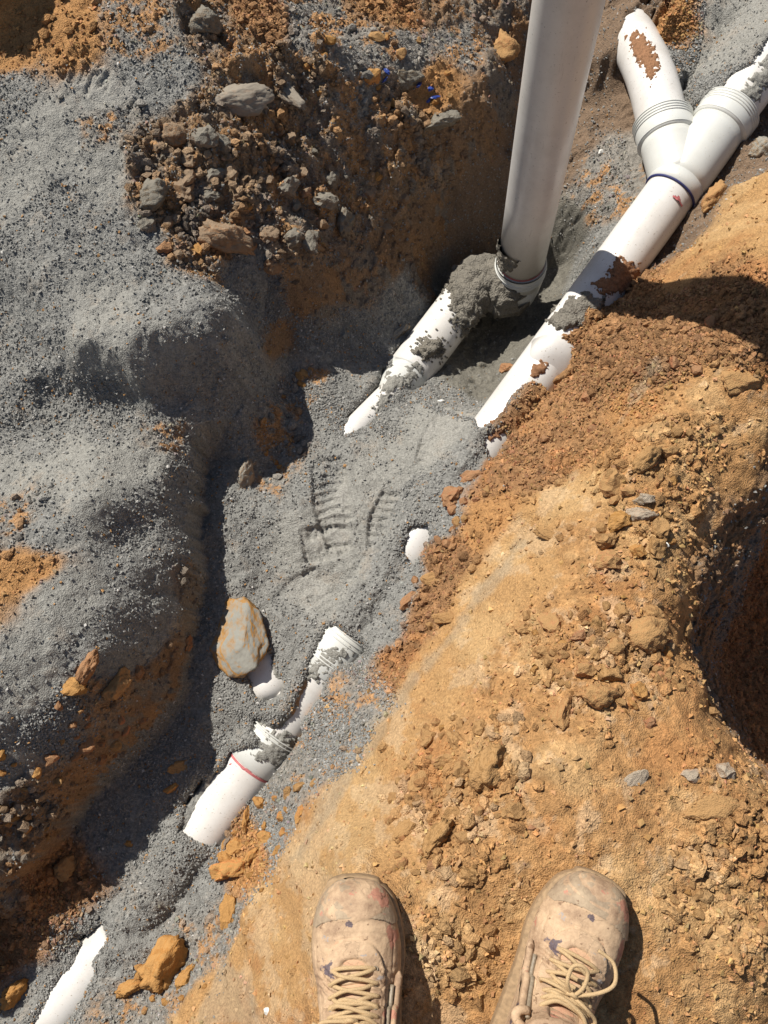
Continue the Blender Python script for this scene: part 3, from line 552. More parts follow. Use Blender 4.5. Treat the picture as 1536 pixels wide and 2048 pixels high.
crust('mud_coat', [bend[0]]+bend[4:]+lines(B0, B2, k=6)[1:], RP+.006, [[(893, 578), (905, 535), (960, 495), (1010, 496), (1040, 560), (1030, 640), (990, 632), (968, 620), (955, 640), (932, 668), (915, 640), (905, 600)], [(832, 692), (852, 678), (884, 684), (882, 706), (860, 716), (835, 706)]], M_mud, .013, 'grey wet mud caked over the bend at the foot of the standing pipe', 'mud', namp=9)
crust('mud_smear', [RB-Zup*.03, RB+Zup*.09], RP, [[(992, 478), (1012, 462), (1030, 470), (1032, 500), (1045, 520), (1030, 545), (1000, 545)]], M_mud, .007, 'mud smear climbing the lower left side of the standing pipe', 'mud', namp=8)
crust('gravel_dusting', [B2-(B2-B1)*.3, B2, B3, B3b, B4], [RP+.001, RP+.001, .036, .033, .033], [[(762, 735), (800, 738), (850, 690), (860, 730), (838, 775), (800, 790), (770, 850), (730, 840), (755, 780)], [(690, 880), (700, 850), (740, 845), (720, 880)]], M_crustg, .002, 'grey gravel dusting over the reducer and thin end of the outlet pipe', 'gravel', namp=14, lum=110, thr=9)
# wye run
Tw = thing('wye_drain', 'white plastic drain run with ribbed Y junction and blue ring', 'drain pipe', tuple(A0))
u_ = -sl
def ax(px, py): return on_axis(px, py, A0, sl)
RG = ax(1338, 388); lowend = ax(770, 1175)
tube('pipe', local(Tw, lines(RG+u_*.02, lowend, k=30)), RP, M_pvc, Tw)
tube('primer_ring', local(Tw, [RG-u_*.002, RG-u_*.0014, RG+u_*.0014, RG+u_*.002]), [RP+.001, RP+.0048, RP+.0048, RP+.001], M_blue, Tw, cap=False)
W1 = ax(1438, 258); W0 = ax(1356, 366); W2 = ax(1470, 222); Js = ax(1366, 356)
tube('wye_collar', local(Tw, [RG+u_*.001, RG+u_*.003, W0-u_*.001, W0]), [RP+.001, RP+.0055, RP+.0055, RP+.004], M_fit, Tw)
tube('wye_body', local(Tw, lines(W0-u_*.006, W1, k=6)), [RP+.0042]*7, M_fit, Tw)
tube('socket', local(Tw, [W1-u_*.004, W1, W1+u_*.008, W2-u_*.003, W2]), [RP+.004, RP+.0085, RP+.0095, RP+.0095, RP+.001], M_fit, Tw)
rings(Tw, 'rib', W1+u_*.002, u_, RP+.0082, 1, .009); rings(Tw, 'rib', W2-u_*.026, u_, RP+.0092, 4, .0068)
tube('branch_pipe', local(Tw, lines(W2-u_*.03, AU, k=6)), RP, M_pvc, Tw)
Bq = Js-u_*.015; ld = LB[0]-Bq; ldn = ld/np.linalg.norm(ld); Ls1 = LB[0]-ldn*.052; Ls2 = LB[0]+ldn*.006
tube('wye_arm', local(Tw, lines(Bq, Ls1, k=6)), RP+.0040, M_fit, Tw)
tube('socket', local(Tw, [Ls1-ldn*.004, Ls1, Ls1+ldn*.008, Ls2-ldn*.003, Ls2]), [RP+.0038, RP+.0085, RP+.0095, RP+.0095, RP+.001], M_fit, Tw)
rings(Tw, 'rib', Ls1+ldn*.002, ldn, RP+.0082, 1, .009); rings(Tw, 'rib', Ls2-ldn*.026, ldn, RP+.0092, 4, .0068)
cur = [LB[0]-ldn*.03]
for i in range(25):
    t = i/24; q = t*3; k = min(int(q), 2); f = q-k
    p0 = LB[max(k-1, 0)]; p1 = LB[k]; p2 = LB[k+1]; p3 = LB[min(k+2, 3)]
    cur.append(.5*(2*p1+(p2-p0)*f+(2*p0-5*p1+4*p2-p3)*f*f+(3*p1-p0-3*p2+p3)*f**3))
tube('branch_pipe', local(Tw, cur), RP, M_pvc, Tw)
cap_ = ST1-AX; cl = np.linalg.norm(cap_); cap_ = cap_/cl
tube('stub', local(Tw, [AX]+[ST1+cap_*.03*math.sin(q) for q in np.linspace(0, math.pi/2*.97, 9)]), [RP*1.003]+[RP*1.003*max(math.cos(q), .04)**.7 for q in np.linspace(0, math.pi/2*.97, 9)], M_pvc, Tw)
crust('clinging_dirt', [ax(1290, 440), ax(1150, 640)], RP, [[(1238, 512), (1268, 518), (1290, 560), (1250, 590), (1200, 590), (1185, 566), (1215, 545)]], M_crust, .003, 'dark brown dirt stuck on the shaded stretch of pipe below the Y junction', 'dirt', namp=13, lum=90)
crust('mud_lump', [ax(1230, 540), ax(1060, 770)], RP, [[(1095, 640), (1125, 602), (1165, 588), (1215, 590), (1205, 625), (1165, 655), (1110, 668)]], M_mud, .010, 'grey mud lumped across the pipe between the shaded stretch and the brown soil', 'mud', namp=9)
crust('clinging_soil', [ax(1140, 660), ax(930, 950)], RP, [[(1060, 735), (1085, 705), (1100, 720), (1098, 745), (1080, 758), (1060, 752)], [(968, 850), (990, 835), (1020, 860), (1000, 880), (975, 880)]], M_crust, .006, 'brown soil crumbs stuck on the pipe beside its side stub', 'dirt', namp=10, lum=90)
crust('gravel_film', [W2+u_*.002, AU], RP, [[(1440, 232), (1452, 205), (1490, 168), (1520, 130), (1580, 40), (1600, 120), (1530, 180), (1502, 215), (1482, 262), (1465, 250)]], M_crustg, .004, 'grey gravel film covering the pipe beyond the right socket of the Y junction', 'gravel', namp=11, lum=80)
crust('branch_dirt', cur, RP, [[(1250, 70), (1290, 60), (1315, 110), (1318, 150), (1303, 172), (1285, 150), (1262, 110)]], M_crust, .003, 'brown dirt stuck on the left branch pipe beyond the Y junction', 'dirt', namp=13, lum=90)
for po, lb, pth in (([(1346, 392), (1362, 392), (1366, 410), (1352, 410)], 'red primer blotch', [ax(1360, 360), ax(1320, 412)]),):
    o = crust('primer_blotch', pth, RP+.0058, [po], M_red, 0., lb, 'x', namp=4, specks=0); o.parent = Tw; o.matrix_parent_inverse = Matrix.Translation(Tw.location).inverted()
    for k_ in ('kind', 'label', 'category'): del o[k_]
# lower run
LA = ax(712, 1252); LBt = ax(395, 1690)
Tl = thing('drain_pipe', 'white drain pipe with ribbed couplings and red marks, half buried in trench gravel', 'drain pipe', tuple(ax(550, 1468)))
tube('pipe', local(Tl, lines(ax(700, 1268), LBt, k=20)), RP, M_pvc, Tl)
S1 = ax(640, 1348); tube('socket', local(Tl, [ax(706, 1258), ax(704, 1260), S1-sl*.003, S1]), [RP+.002, RP+.007, RP+.007, RP+.001], M_fit, Tl)
rings(Tl, 'rib', ax(703, 1262), sl, RP+.007, 4, .0085, h=.003); rings(Tl, 'rib', ax(662, 1318), sl, RP+.007, 2, .007, h=.003)
S2 = ax(505, 1528); tube('coupling', local(Tl, [ax(552, 1464), ax(551, 1466), S2-sl*.002, S2]), [RP+.001, RP+.005, RP+.005, RP+.001], M_fit, Tl)
rings(Tl, 'rib', ax(553, 1463), sl, RP+.0055, 2, .007, h=.004)
tube('primer_mark', local(Tl, [S2+sl*.001, S2+sl*.006]), RP+.0012, M_red, Tl, cap=False)
o = crust('primer_stain', [ax(530, 1495), ax(470, 1580)], RP, [[(455, 1520), (480, 1530), (520, 1540), (545, 1530), (540, 1550), (515, 1556), (480, 1540), (455, 1532)]], M_red, 0., 'x', 'x', namp=4, specks=0)
o.parent = Tl; o.matrix_parent_inverse = Matrix.Translation(Tl.location).inverted()
for k_ in ('kind', 'label', 'category'): del o[k_]
crust('gravel_dust', [ax(720, 1240), ax(480, 1560)], RP+.006, [[(640, 1300), (690, 1290), (705, 1310), (650, 1345), (625, 1350), (610, 1330)], [(520, 1480), (570, 1478), (592, 1500), (550, 1530), (512, 1512)]], M_crustg, .001, 'grey gravel dust clinging on the two couplings of the half buried pipe', 'gravel', namp=16, lum=130, thr=-5)
# bend peeking out below the flat rock
Te = thing('pipe_elbow', 'white rounded pipe elbow peeking from gravel just below the flat rock', 'pipe', tuple(E1))
dome = [E1+(E1-E0)/np.linalg.norm(E1-E0)*.035*math.sin(q) for q in np.linspace(.1, 1.5, 8)]
tube('elbow', local(Te, [E0, (E0+E1)/2, E1]+dome), [RP]*3+[RP*max(math.cos(q), .05)**.6 for q in np.linspace(.1, 1.5, 8)], M_pvc, Te)
tube('side_outlet', local(Te, [E1, E2]), .045, M_pvc, Te)
crust('elbow_gravel', [E0, E1], RP, [[(540, 1300), (580, 1300), (580, 1410), (535, 1410), (552, 1380), (540, 1350)]], M_crustg, .002, 'gravel film over the right half of the pipe elbow below the rock', 'gravel', namp=10, lum=120)
Tb = thing('buried_pipe', 'smooth white pipe showing through the gravel in the bottom left corner', 'drain pipe', tuple(T0))
tube('pipe', local(Tb, lines(T0-Td*.11, T0, T1, T1+Td*.25, k=6)), RP, M_pvc, Tb)
# ------------------------------------------------------------------ rocks and clods, one object each
VAR = {}
def variant(n, k, facets=9, rough=.10, flat=.8):
    key = (n, k, facets, rough, flat)
    if key not in VAR:
        V, Fc = rockV(n, 31*k+7+n, facets, rough, flat); VAR[key] = mesh('clod_shape', V, Fc, n >= 4)
    return VAR[key]
def put(name, px, py, size, m, label, cat, group=None, n=2, k=0, rot=None, sink=.3, facets=9, rough=.10, flat=.8, sc3=(1, 1, 1), lift=0):
    q = hit(px, py); depth = -(R.T@(q-[0, 0, HC]))[2]; s = size*depth/F/2; r = random.Random(int(px*7+py*13))
    me = variant(n, k, facets, rough, flat)
    if not me.materials: pass
    o = bpy.data.objects.new(name, me); sc.collection.objects.link(o)
    if not me.materials: me.materials.append(m)
    o.material_slots[0].link = 'OBJECT'; o.material_slots[0].material = m
    o.location = (q[0], q[1], q[2]+s*(1-2*sink)*.5+lift); o.scale = (s*sc3[0], s*sc3[1], s*sc3[2])
    o.rotation_euler = (r.uniform(-.35, .35), r.uniform(-.35, .35), rot if rot is not None else r.uniform(0, 6.28))
    o['label'] = label; o['category'] = cat
    if group: o['group'] = group
    return o
HERO = [ # px, py, size, material, label, rotation, flatness, scale
 (462, 118, 0, None, '', 0, .8, 1),
 (408, 52, 62, M_hillg, 'rounded grey lump capping the gravel peak at the top edge', 0, .8, (1, .9, 1)),
 (470, 205, 120, M_claysl, 'large smooth curved grey clay slab lying on the hill peak', .2, .4, (1, .55, .7)),
 (575, 190, 80, M_claysl, 'smaller grey clay slab leaning right of the large curved slab', -.8, .4, (1, .5, .7)),
 (452, 232, 32, M_hill, 'tan squarish clod just below the large clay slab', 0, .8, (1, 1, 1)),
 (345, 272, 52, M_hill, 'knobbly tan double clod on the gravel left of the cloddy hill centre', 0, .8, (1, .8, 1)),
 (412, 272, 44, M_hillg, 'grey brown clod between the knobbly double clod and a round one', 0, .8, (1, 1, 1)),
 (440, 290, 36, M_hillg, 'pale grey brown clod right below the clay slab', 0, .8, (1, 1, 1)),
 (378, 318, 36, M_hill, 'round tan clod standing alone above the pebbly hill flank', 0, .8, (1, 1, 1)),
 (308, 395, 62, M_hillg, 'big grey clod with an orange cap at the left edge of the hill', .9, .8, (1, .8, 1)),
 (295, 450, 34, M_hillg, 'dark grey clod below the big orange capped clod', 0, .8, (1, 1, 1)),
 (425, 395, 40, M_hillg, 'grey clod with a reddish right side on the middle of the hill', 0, .8, (1, .8, 1)),
 (532, 420, 26, M_clodo, 'small bright orange elongated stone on the hill flank', .5, .6, (1, .45, .8)),
 (425, 455, 42, M_clodo, 'orange flattish clod above the wide brown block', 0, .6, (1, .7, 1)),
 (485, 463, 32, M_clodr, 'flat reddish stone resting on the wide brown block', -.2, .5, (1, .6, .8)),
 (458, 482, 84, M_hill, 'wide brown block set in the foot of the hill', -.15, .7, (1, .55, .9)),
 (540, 468, 36, M_hill, 'tan grey clod right of the wide brown block', 0, .8, (1, 1, 1)),
 (331, 497, 26, M_clodr, 'small reddish clod, leftmost of the row at the hill foot', 0, .8, (1, 1, 1)),
 (363, 512, 26, M_hill, 'round tan clod in the row at the hill foot', 0, .8, (1, 1, 1)),
 (395, 500, 24, M_clodo, 'orange round clod, rightmost of the row at the hill foot', 0, .8, (1, 1, 1)),
 (543, 536, 38, M_hill, 'tan clod alone on the slope below the hill', .4, .8, (1, .7, 1)),
 (650, 405, 48, M_hillg, 'pale grey clod standing out on the lower right of the hill', 0, .8, (1, .9, 1)),
 (690, 450, 62, M_hillg, 'upright grey clod below the pale grey clod', 1.3, .8, (1, .7, 1)),
 (745, 155, 36, M_clodo, 'orange clod beside the blue plastic scraps', 0, .8, (1, .8, 1)),
 (810, 160, 60, M_hillg, 'grey clod flecked with blue scraps near the top centre', 0, .7, (1, .7, 1)),
 (740, 385, 26, M_hill, 'tan clod on the edge above the shaded wall', 0, .8, (1, 1, 1)),
 (880, 245, 60, M_hillg, 'lumpy pale grey mud clod on the edge of the shaded wall', .3, .6, (1, .6, 1)),
 (1000, 100, 60, M_clod, 'brown block jutting from the shaded wall left of the standing pipe', 0, .8, (1, 1, 1)),
 (478, 1275, 126, M_slab, 'large flat grey topped orange edged rock lying beside the channel', .35, .6, (.98, 1.2, .85)),
 (180, 1335, 56, M_clodr, 'reddish twisted clod stack on the left bank', 1.2, .8, (1, .6, 1)),
 (232, 1375, 66, M_clod, 'cracked tan clod on the left bank beside the twisted stack', 1.1, .8, (1, .6, 1)),
 (148, 1372, 44, M_clodo, 'orange clod left of the cracked tan clod', 0, .8, (1, 1, 1)),
 (462, 1740, 68, M_clodo, 'largest orange clod, rounded, below the broad end of the half buried pipe', .4, .8, (1, .85, 1)),
 (452, 1715, 30, M_clodo, 'small clod on the upper left of the largest rounded orange clod', 0, .8, (1, 1, 1)),
 (474, 1695, 34, M_clodo, 'roundish orange clod between the pipe end and the tapered stone', 0, .8, (1, 1, 1)),
 (505, 1715, 38, M_clodo, 'lumpy orange clod right of the largest rounded clod', 1, .8, (1, .7, 1)),
 (494, 1636, 40, M_clodo, 'tapered orange stone standing beside the pipe end', 1.45, .8, (1, .45, .9)),
 (535, 1676, 32, M_clodo, 'orange clod apart from the cluster toward the bank', 0, .8, (1, 1, 1)),
 (460, 1836, 70, M_clodo, 'long pale orange slab near the scraped bank', 1.6, .5, (1, .5, .8)),
 (335, 1925, 105, M_clodo, 'biggest orange boulder at the bottom of the trench', 1.0, .8, (1, .82, 1)),
 (375, 1955, 52, M_clodo, 'orange wedge stone touching the right side of the biggest boulder', .9, .8, (1, .55, .9)),
 (255, 1975, 54, M_clodo, 'split orange stone left of the biggest boulder', .4, .7, (1, .7, 1)),
 (600, 1630, 30, M_clodo, 'small angular orange stone by the reddish gravel', 1.2, .8, (1, .7, 1)),
 (345, 1576, 24, M_clodo, 'orange pebble just inside the lit gravel edge', .5, .7, (1, .7, 1)),
 (258, 1687, 18, M_clodo, 'tiny orange pebble alone on the lit grey gravel', 0, .8, (1, 1, 1)),
 (360, 1535, 38, M_clod, 'square brown stone in the shade of the left bank', .1, .6, (1, .9, .8)),
 (132, 1735, 54, M_clod, 'dark brown stone at the foot of the left bank', .8, .7, (1, .8, 1)),
 (375, 1290, 26, M_clodr, 'small brick red stone in the shaded channel', 1.3, .7, (1, .6, 1)),
 (25, 1990, 56, M_clodo, 'orange clod in the far bottom left corner', 1, .8, (1, .6, 1)),
 (1285, 1278, 82, M_clod, 'largest tan clod on the ridge, near the cliff edge', .3, .75, (1, .9, 1)),
 (1195, 1393, 68, M_clod, 'angular brownish clod near the ridge centre', .1, .8, (1, .85, 1)),
 (1122, 1430, 66, M_clod, 'oval tan clod left of the angular brownish clod', 1.3, .75, (1, .7, 1)),
 (1218, 1350, 52, M_clod, 'tan rounded clod above the angular brownish clod', -.3, .75, (1, .7, 1)),
 (1172, 1342, 44, M_clod, 'blunt tan clod left of the rounded clod', 0, .8, (1, .8, 1)),
 (1305, 1225, 40, M_clod, 'smooth round clod above the largest ridge clod', 0, .8, (1, .9, 1)),
 (1157, 1272, 32, M_clodr, 'reddish squarish stone upper ridge', .2, .7, (1, .9, 1)),
 (1300, 1446, 26, M_clodr, 'small pinkish red stone on bare ground near the cliff', 0, .8, (1, .8, 1)),
 (890, 1522, 46, M_clod, 'tan clod topping the rubble above the left boot', .2, .8, (1, .7, 1)),
 (980, 1530, 88, M_clod, 'big knobbly clod mass at the middle of the rubble', 1.2, .7, (1, .72, 1)),
 (868, 1685, 84, M_clod, 'long oval clod just up from the left boot', .9, .7, (1, .55, .9)),
 (820, 1655, 60, M_clod, 'pale broken slab left of the long oval clod', .6, .5, (1, .7, .8)),
 (905, 1628, 40, M_clod, 'flat clod touching the top of the long oval clod', 0, .6, (1, .8, 1)),
 (945, 1700, 28, M_clod, 'small round clod right of the long oval clod', 0, .8, (1, .9, 1)),
 (872, 1732, 34, M_clodr, 'reddish flat stone between the long oval clod and the left boot', 0, .6, (1, .6, 1)),
 (875, 1590, 36, M_clod, 'narrow clod left of the knobbly mass', 1.3, .8, (1, .6, 1)),
 (1000, 1065, 0, None, '', 0, .8, 1),
 (1100, 1072, 62, M_clod, 'thin dark edged slab tilted up on the ridge shoulder', -.35, .4, (1, .32, .7)),
 (1290, 920, 60, M_clod, 'pale angular clod on the upper ridge', .8, .7, (1, .7, 1)),
 (1330, 905, 48, M_clod, 'darker clod right of the pale angular clod', 0, .8, (1, .8, 1)),
 (1480, 760, 76, M_clod, 'flat crusty slab by the right frame edge', .3, .4, (1, .7, .8)),
 (1290, 1000, 40, M_pale, 'grey purplish stone on the upper ridge', 0, .7, (1, .7, 1)),
 (1280, 1030, 52, M_pale, 'wide pale grey stone below the grey purplish one', 0, .6, (1, .5, 1)),
 (942, 955, 42, M_clodr, 'flat reddish stone at the edge of the brown soil', .2, .5, (1, .6, .8)),
 (815, 1205, 40, M_clodr, 'flat brick red slab at the gravel edge', .9, .5, (1, .6, .8)),
 (900, 1235, 56, M_clod, 'flat tan slab just below the brown crumbs', .1, .4, (1, .6, .8)),
 (870, 1160, 50, M_clod, 'pale buff slab on the orange slope', .2, .35, (1, .7, .6)),
 (1015, 738, 28, M_clodr, 'brown clod resting against the left side of the pipe', 0, .8, (1, .9, 1)),
 (800, 665, 38, M_clodg, 'pale smooth stone at the upper edge of the outlet pipe', .9, .8, (1, .6, .9)),
 (605, 750, 24, M_clod, 'pale tan clod in the gully', 0, .8, (1, 1, 1)),
 (493, 955, 60, M_clodg, 'grey upright clod at the head of the channel', 1.5, .8, (1, .45, 1)),
 (1430, 400, 60, M_clod, 'dull brown boulder in the shade right of the blue ringed pipe', 1, .8, (1, .8, 1)),
 (1522, 305, 52, M_clodg, 'grey pitted stone at the right edge below the branch pipe', 0, .8, (1, .8, 1)),
 (1202, 305, 14, M_white, 'small white round pebble in the shade beside the standing pipe', 0, .8, (1, .9, 1)),
 (882, 803, 14, M_white, 'tiny white stone on the footprinted gravel', 0, .8, (1, .7, 1)),
 (1445, 1545, 44, M_pale, 'whitish crusted stone near the cliff rim', 0, .7, (1, .8, 1)),
 (1385, 1550, 36, M_pale, 'pale stone left of the crusted stone by the rim', 0, .7, (1, .8, 1)),
 (1420, 1620, 96, M_clod, 'broad flat lump with a white rim by the right edge', .2, .4, (1, .6, .7)),
 (1270, 1560, 50, M_pale, 'pale greyish bump on the bare ridge', .8, .35, (1, .8, .6)),
 (838, 1603, 14, M_white, 'white speck of stone left of the rubble', 0, .8, (1, .8, 1)),
 (535, 2022, 16, M_white, 'white pebble left of the left boot', 0, .8, (1, .8, 1)),
 (1435, 1215, 0, None, '', 0, .8, 1)]
for i, (px, py, s_, m_, lb, rot, fl_, s3) in enumerate(HERO):
    if not m_: continue
    big = s_ > 34
    put('pebble' if s_ < 20 else ('rock' if s_ > 60 else 'stone'), px, py, s_*1.12, m_, lb, 'stone' if m_ in (M_white, M_clodg, M_pale, M_hillg, M_slab, M_claysl) else 'dirt clod', None, 4 if s_ > 50 else (3 if s_ > 22 else 2), 100+i, rot, .42, 12, .07 if m_ is M_slab else .2, fl_, s3)
ZONES = [
 ([(1040, 1230), (1330, 1200), (1365, 1380), (1230, 1420), (1080, 1420)], 42, 16, 46, M_clod, 'small clod in the rubble on the ridge top above the bare patch', 'clods of the upper ridge rubble'),
 ([(850, 1440), (1010, 1430), (1040, 1600), (930, 1770), (780, 1740), (770, 1620)], 44, 15, 44, M_clod, 'tan clod in the rubble patch uphill of the left boot', 'clods uphill of the left boot'),
 ([(1190, 860), (1440, 860), (1370, 1050), (1350, 1160), (1180, 1120)], 34, 15, 42, M_clod, 'tan clod on the upper ridge near the shaded cliff', 'clods along the upper cliff edge'),
 ([(1300, 1650), (1536, 1620), (1536, 1960), (1330, 1900)], 22, 12, 28, M_clod, 'small tan clod on the crumbly ground right of the right boot', 'clods right of the right boot'),
 ([(1150, 680), (1300, 610), (1500, 620), (1420, 760), (1220, 860), (1040, 910), (1010, 870), (1080, 790)], 22, 12, 30, M_clodr, 'brown clod in the crumbly soil right of the lower straight pipe', 'clods right of the lower straight pipe'),
 ([(920, 930), (1000, 950), (890, 1110), (870, 1250), (820, 1270), (815, 1130), (860, 1080)], 22, 14, 34, M_clodr, 'reddish brown clod on the edge between grey gravel and ridge', 'clods along the gravel edge'),
 ([(300, 230), (520, 240), (700, 330), (860, 380), (760, 480), (560, 520), (330, 500), (290, 400)], 40, 14, 40, M_hill, 'small clod among many on the flank of the cloddy hill', 'clods on the hill flank'),
 ([(560, 60), (900, 60), (960, 220), (850, 300), (680, 260)], 14, 12, 28, M_clodo, 'orange brown clod on the top of the hill near the blue scraps', 'clods on the hill top'),
 ([(440, 1640), (560, 1580), (640, 1560), (560, 1700), (520, 1790), (440, 1790)], 16, 12, 30, M_clodo, 'small orange clod in the cluster beside the half buried pipe', 'clods beside the half buried pipe'),
 ([(220, 1960), (340, 1890), (420, 1870), (410, 1990), (300, 2040)], 8, 12, 26, M_clodo, 'small orange clod around the biggest boulder', 'clods around the biggest boulder'),
 ([(0, 1500), (120, 1560), (110, 1690), (0, 1690)], 12, 12, 28, M_clodo, 'rusty clod on the rim of the shaded left bank', 'clods on the shaded left rim'),
 ([(110, 1330), (340, 1340), (330, 1420), (180, 1560), (100, 1560)], 20, 12, 32, M_clodr, 'brown clod stuck in the shaded clay face of the left bank', 'clods in the left bank face'),
 ([(530, 700), (640, 700), (660, 830), (560, 960), (520, 930)], 8, 10, 22, M_clodo, 'small orange pebble in the gully left of the gravel mound', 'pebbles in the gully')]
USED = set(); rr_ = random.Random(11); MIX = {M_hill: [M_hill]*6+[M_clodo], M_clod: [M_clod]*5+[M_clodo], M_clodr: [M_clodr]*4+[M_clod], M_clodo: [M_clodo]*3+[M_clod]}
for (poly, cnt, s0, s1, m_, lb, gp) in ZONES:
    xs = [p[0] for p in poly]; ys = [p[1] for p in poly]; k = 0; tries = 0; hill = 'hill' in gp; taken = []
    while k < cnt and tries < 4000:
        tries += 1
        px = rr_.uniform(min(xs), max(xs)); py = rr_.uniform(min(ys), max(ys)); s = s0+(s1-s0)*rr_.random()**1.7
        if not bool(inpoly(np.array(px), np.array(py), poly)): continue
        if any((px-h[0])**2+(py-h[1])**2 < ((h[2]+s)*.48)**2 for h in HERO if h[3]) or any((px-a)**2+(py-b)**2 < ((c+s)*.42)**2 for a, b, c in taken): continue
        if any(sdpoly(np.array(px), np.array(py), po) < s*.6 for po in OPEN[:2]+OPEN[3:7]): continue
        taken.append((px, py, s)); mm = rr_.choice(MIX[m_]+([M_hillg]*4 if hill and m_ is M_hill else []))
        hs = sorted(((px-h[0])**2+(py-h[1])**2, h) for h in HERO if h[3] and h[4])
        dd_, h = hs[0]; an = math.degrees(math.atan2(-(py-h[1]), px-h[0])); dr = ['right of', 'up and right of', 'just above', 'up and left of', 'left of', 'down and left of', 'just below', 'down and right of'][int(((an+22.5) % 360)//45)]
        lb2 = ('tan', 'brown', 'orange', 'grey', 'brown', 'grey')[[M_clod, M_clodr, M_clodo, M_clodg, M_hill, M_hillg].index(mm)]+' clod '+dr+' the '+h[4]; lb2 = lb2 if (dd_ < 150**2 and lb2 not in USED and len(lb2.split()) <= 16) else lb; USED.add(lb2)
        put('dirt_clod', px, py, s*1.22, mm, lb2, 'dirt clod', gp, 3 if s > 28 else 2, rr_.randrange(14), None, .26, 11, .22); k += 1
# blue plastic scraps on the hill top and a white curl of plastic on the ridge
for i, (px, py, s_) in enumerate([(775, 148, 18), (838, 175, 20), (862, 182, 16), (870, 200, 18), (858, 205, 12), (770, 165, 12)]):
    o = put('plastic_scrap', px, py, s_*1.2, M_bluep, 'crumpled scrap of blue plastic lying on the top of the hill', 'plastic scrap', 'blue plastic scraps', 2, 50+i, None, .1, 6, .5, .5, (1, .5, .6), .004)
q = hit(1322, 1105); pts = []
for i in range(22):
    a = .4+i/21*4.3; pts.append(q+np.array([.0115*math.cos(a), .0125*math.sin(a)+.004*math.sin(2*a), .005+.001*math.sin(3*a)]))
o = link('plastic_curl', tube_mesh('plastic_curl', pts, .0026, seg=8), M_white); o['label'] = 'white curved shred of plastic lying on the ridge near the cliff'; o['category'] = 'plastic shred'
#@@REST3
# ------------------------------------------------------------------ the photographer's boots and trouser legs
def leather(name, base, dust, sp=True):
    m, t, p = mat(name); L = t.links.new; tc = N(t, 'ShaderNodeTexCoord')
    n = N(t, 'ShaderNodeTexNoise', Scale=17., Detail=10., Roughness=.75); L(tc.outputs['Object'], n.inputs['Vector'])
    r = N(t, 'ShaderNodeMapRange'); L(n.outputs[0], r.inputs[0]); r.inputs[1].default_value = .38; r.inputs[2].default_value = .58
    mx = N(t, 'ShaderNodeMix', data_type='RGBA'); L(r.outputs[0], mx.inputs[0]); mx.inputs[6].default_value = (*base, 1); mx.inputs[7].default_value = (*dust, 1); c = mx.outputs[2]
    if sp:
        for col, sc_, lo, seed in (((.02, .025, .07), 26., .635, 3.1), ((.46, .19, .13), 20., .625, 9.4), ((.30, .28, .27), 44., .665, 21.), ((.16, .09, .05), 70., .635, 33.)):
            mp = N(t, 'ShaderNodeMapping'); mp.inputs['Location'].default_value = (seed, seed*.7, seed*.3); L(tc.outputs['Object'], mp.inputs[0])
            q = N(t, 'ShaderNodeTexNoise', Scale=sc_, Detail=4., Roughness=.6); L(mp.outputs[0], q.inputs['Vector'])
            rq = N(t, 'ShaderNodeMapRange'); L(q.outputs[0], rq.inputs[0]); rq.inputs[1].default_value = lo; rq.inputs[2].default_value = lo+.02; rq.inputs[4].default_value = .75
            m2 = N(t, 'ShaderNodeMix', data_type='RGBA'); L(rq.outputs[0], m2.inputs[0]); L(c, m2.inputs[6]); m2.inputs[7].default_value = (*col, 1); c = m2.outputs[2]
    # scratches: thin stretched cracks
    v = N(t, 'ShaderNodeTexVoronoi', feature='DISTANCE_TO_EDGE', Scale=42.); mp = N(t, 'ShaderNodeMapping'); mp.inputs['Rotation'].default_value = (0, 0, .5); mp.inputs['Scale'].default_value = (1, .5, 1)
    wn = N(t, 'ShaderNodeTexNoise', Scale=30., Detail=4.); L(tc.outputs['Object'], wn.inputs['Vector']); vm = N(t, 'ShaderNodeVectorMath', operation='MULTIPLY_ADD'); L(wn.outputs['Color'], vm.inputs[0]); vm.inputs[1].default_value = (.05, .05, .05); L(tc.outputs['Object'], vm.inputs[2]); L(vm.outputs[0], mp.inputs[0]); L(mp.outputs[0], v.inputs['Vector'])
    rv = N(t, 'ShaderNodeMapRange'); L(v.outputs['Distance'], rv.inputs[0]); rv.inputs[1].default_value = .0; rv.inputs[2].default_value = .02; rv.inputs[3].default_value = .7; rv.inputs[4].default_value = 1
    gate = N(t, 'ShaderNodeMapRange'); L(wn.outputs[0], gate.inputs[0]); gate.inputs[1].default_value = .48; gate.inputs[2].default_value = .6
    gm = N(t, 'ShaderNodeMix', data_type='FLOAT'); L(gate.outputs[0], gm.inputs[0]); gm.inputs[2].default_value = 1; L(rv.outputs[0], gm.inputs[3])
    vs = N(t, 'ShaderNodeVectorMath', operation='SCALE'); L(c, vs.inputs[0]); L(gm.outputs[0], vs.inputs['Scale']); L(vs.outputs[0], p.inputs['Base Color'])
    f = N(t, 'ShaderNodeTexNoise', Scale=420., Detail=3.); L(tc.outputs['Object'], f.inputs['Vector'])
    b1 = N(t, 'ShaderNodeBump', Strength=.35, Distance=.0012); L(f.outputs[0], b1.inputs['Height'])
    b2 = N(t, 'ShaderNodeBump', Strength=.5, Distance=.0015); L(gm.outputs[0], b2.inputs['Height']); L(b1.outputs[0], b2.inputs['Normal'])
    b3 = N(t, 'ShaderNodeBump', Strength=.5, Distance=.004); L(n.outputs[0], b3.inputs['Height']); L(b2.outputs[0], b3.inputs['Normal']); L(b3.outputs[0], p.inputs['Normal'])
    p.inputs['Roughness'].default_value = .72; p.inputs['Specular IOR Level'].default_value = .3
    return m
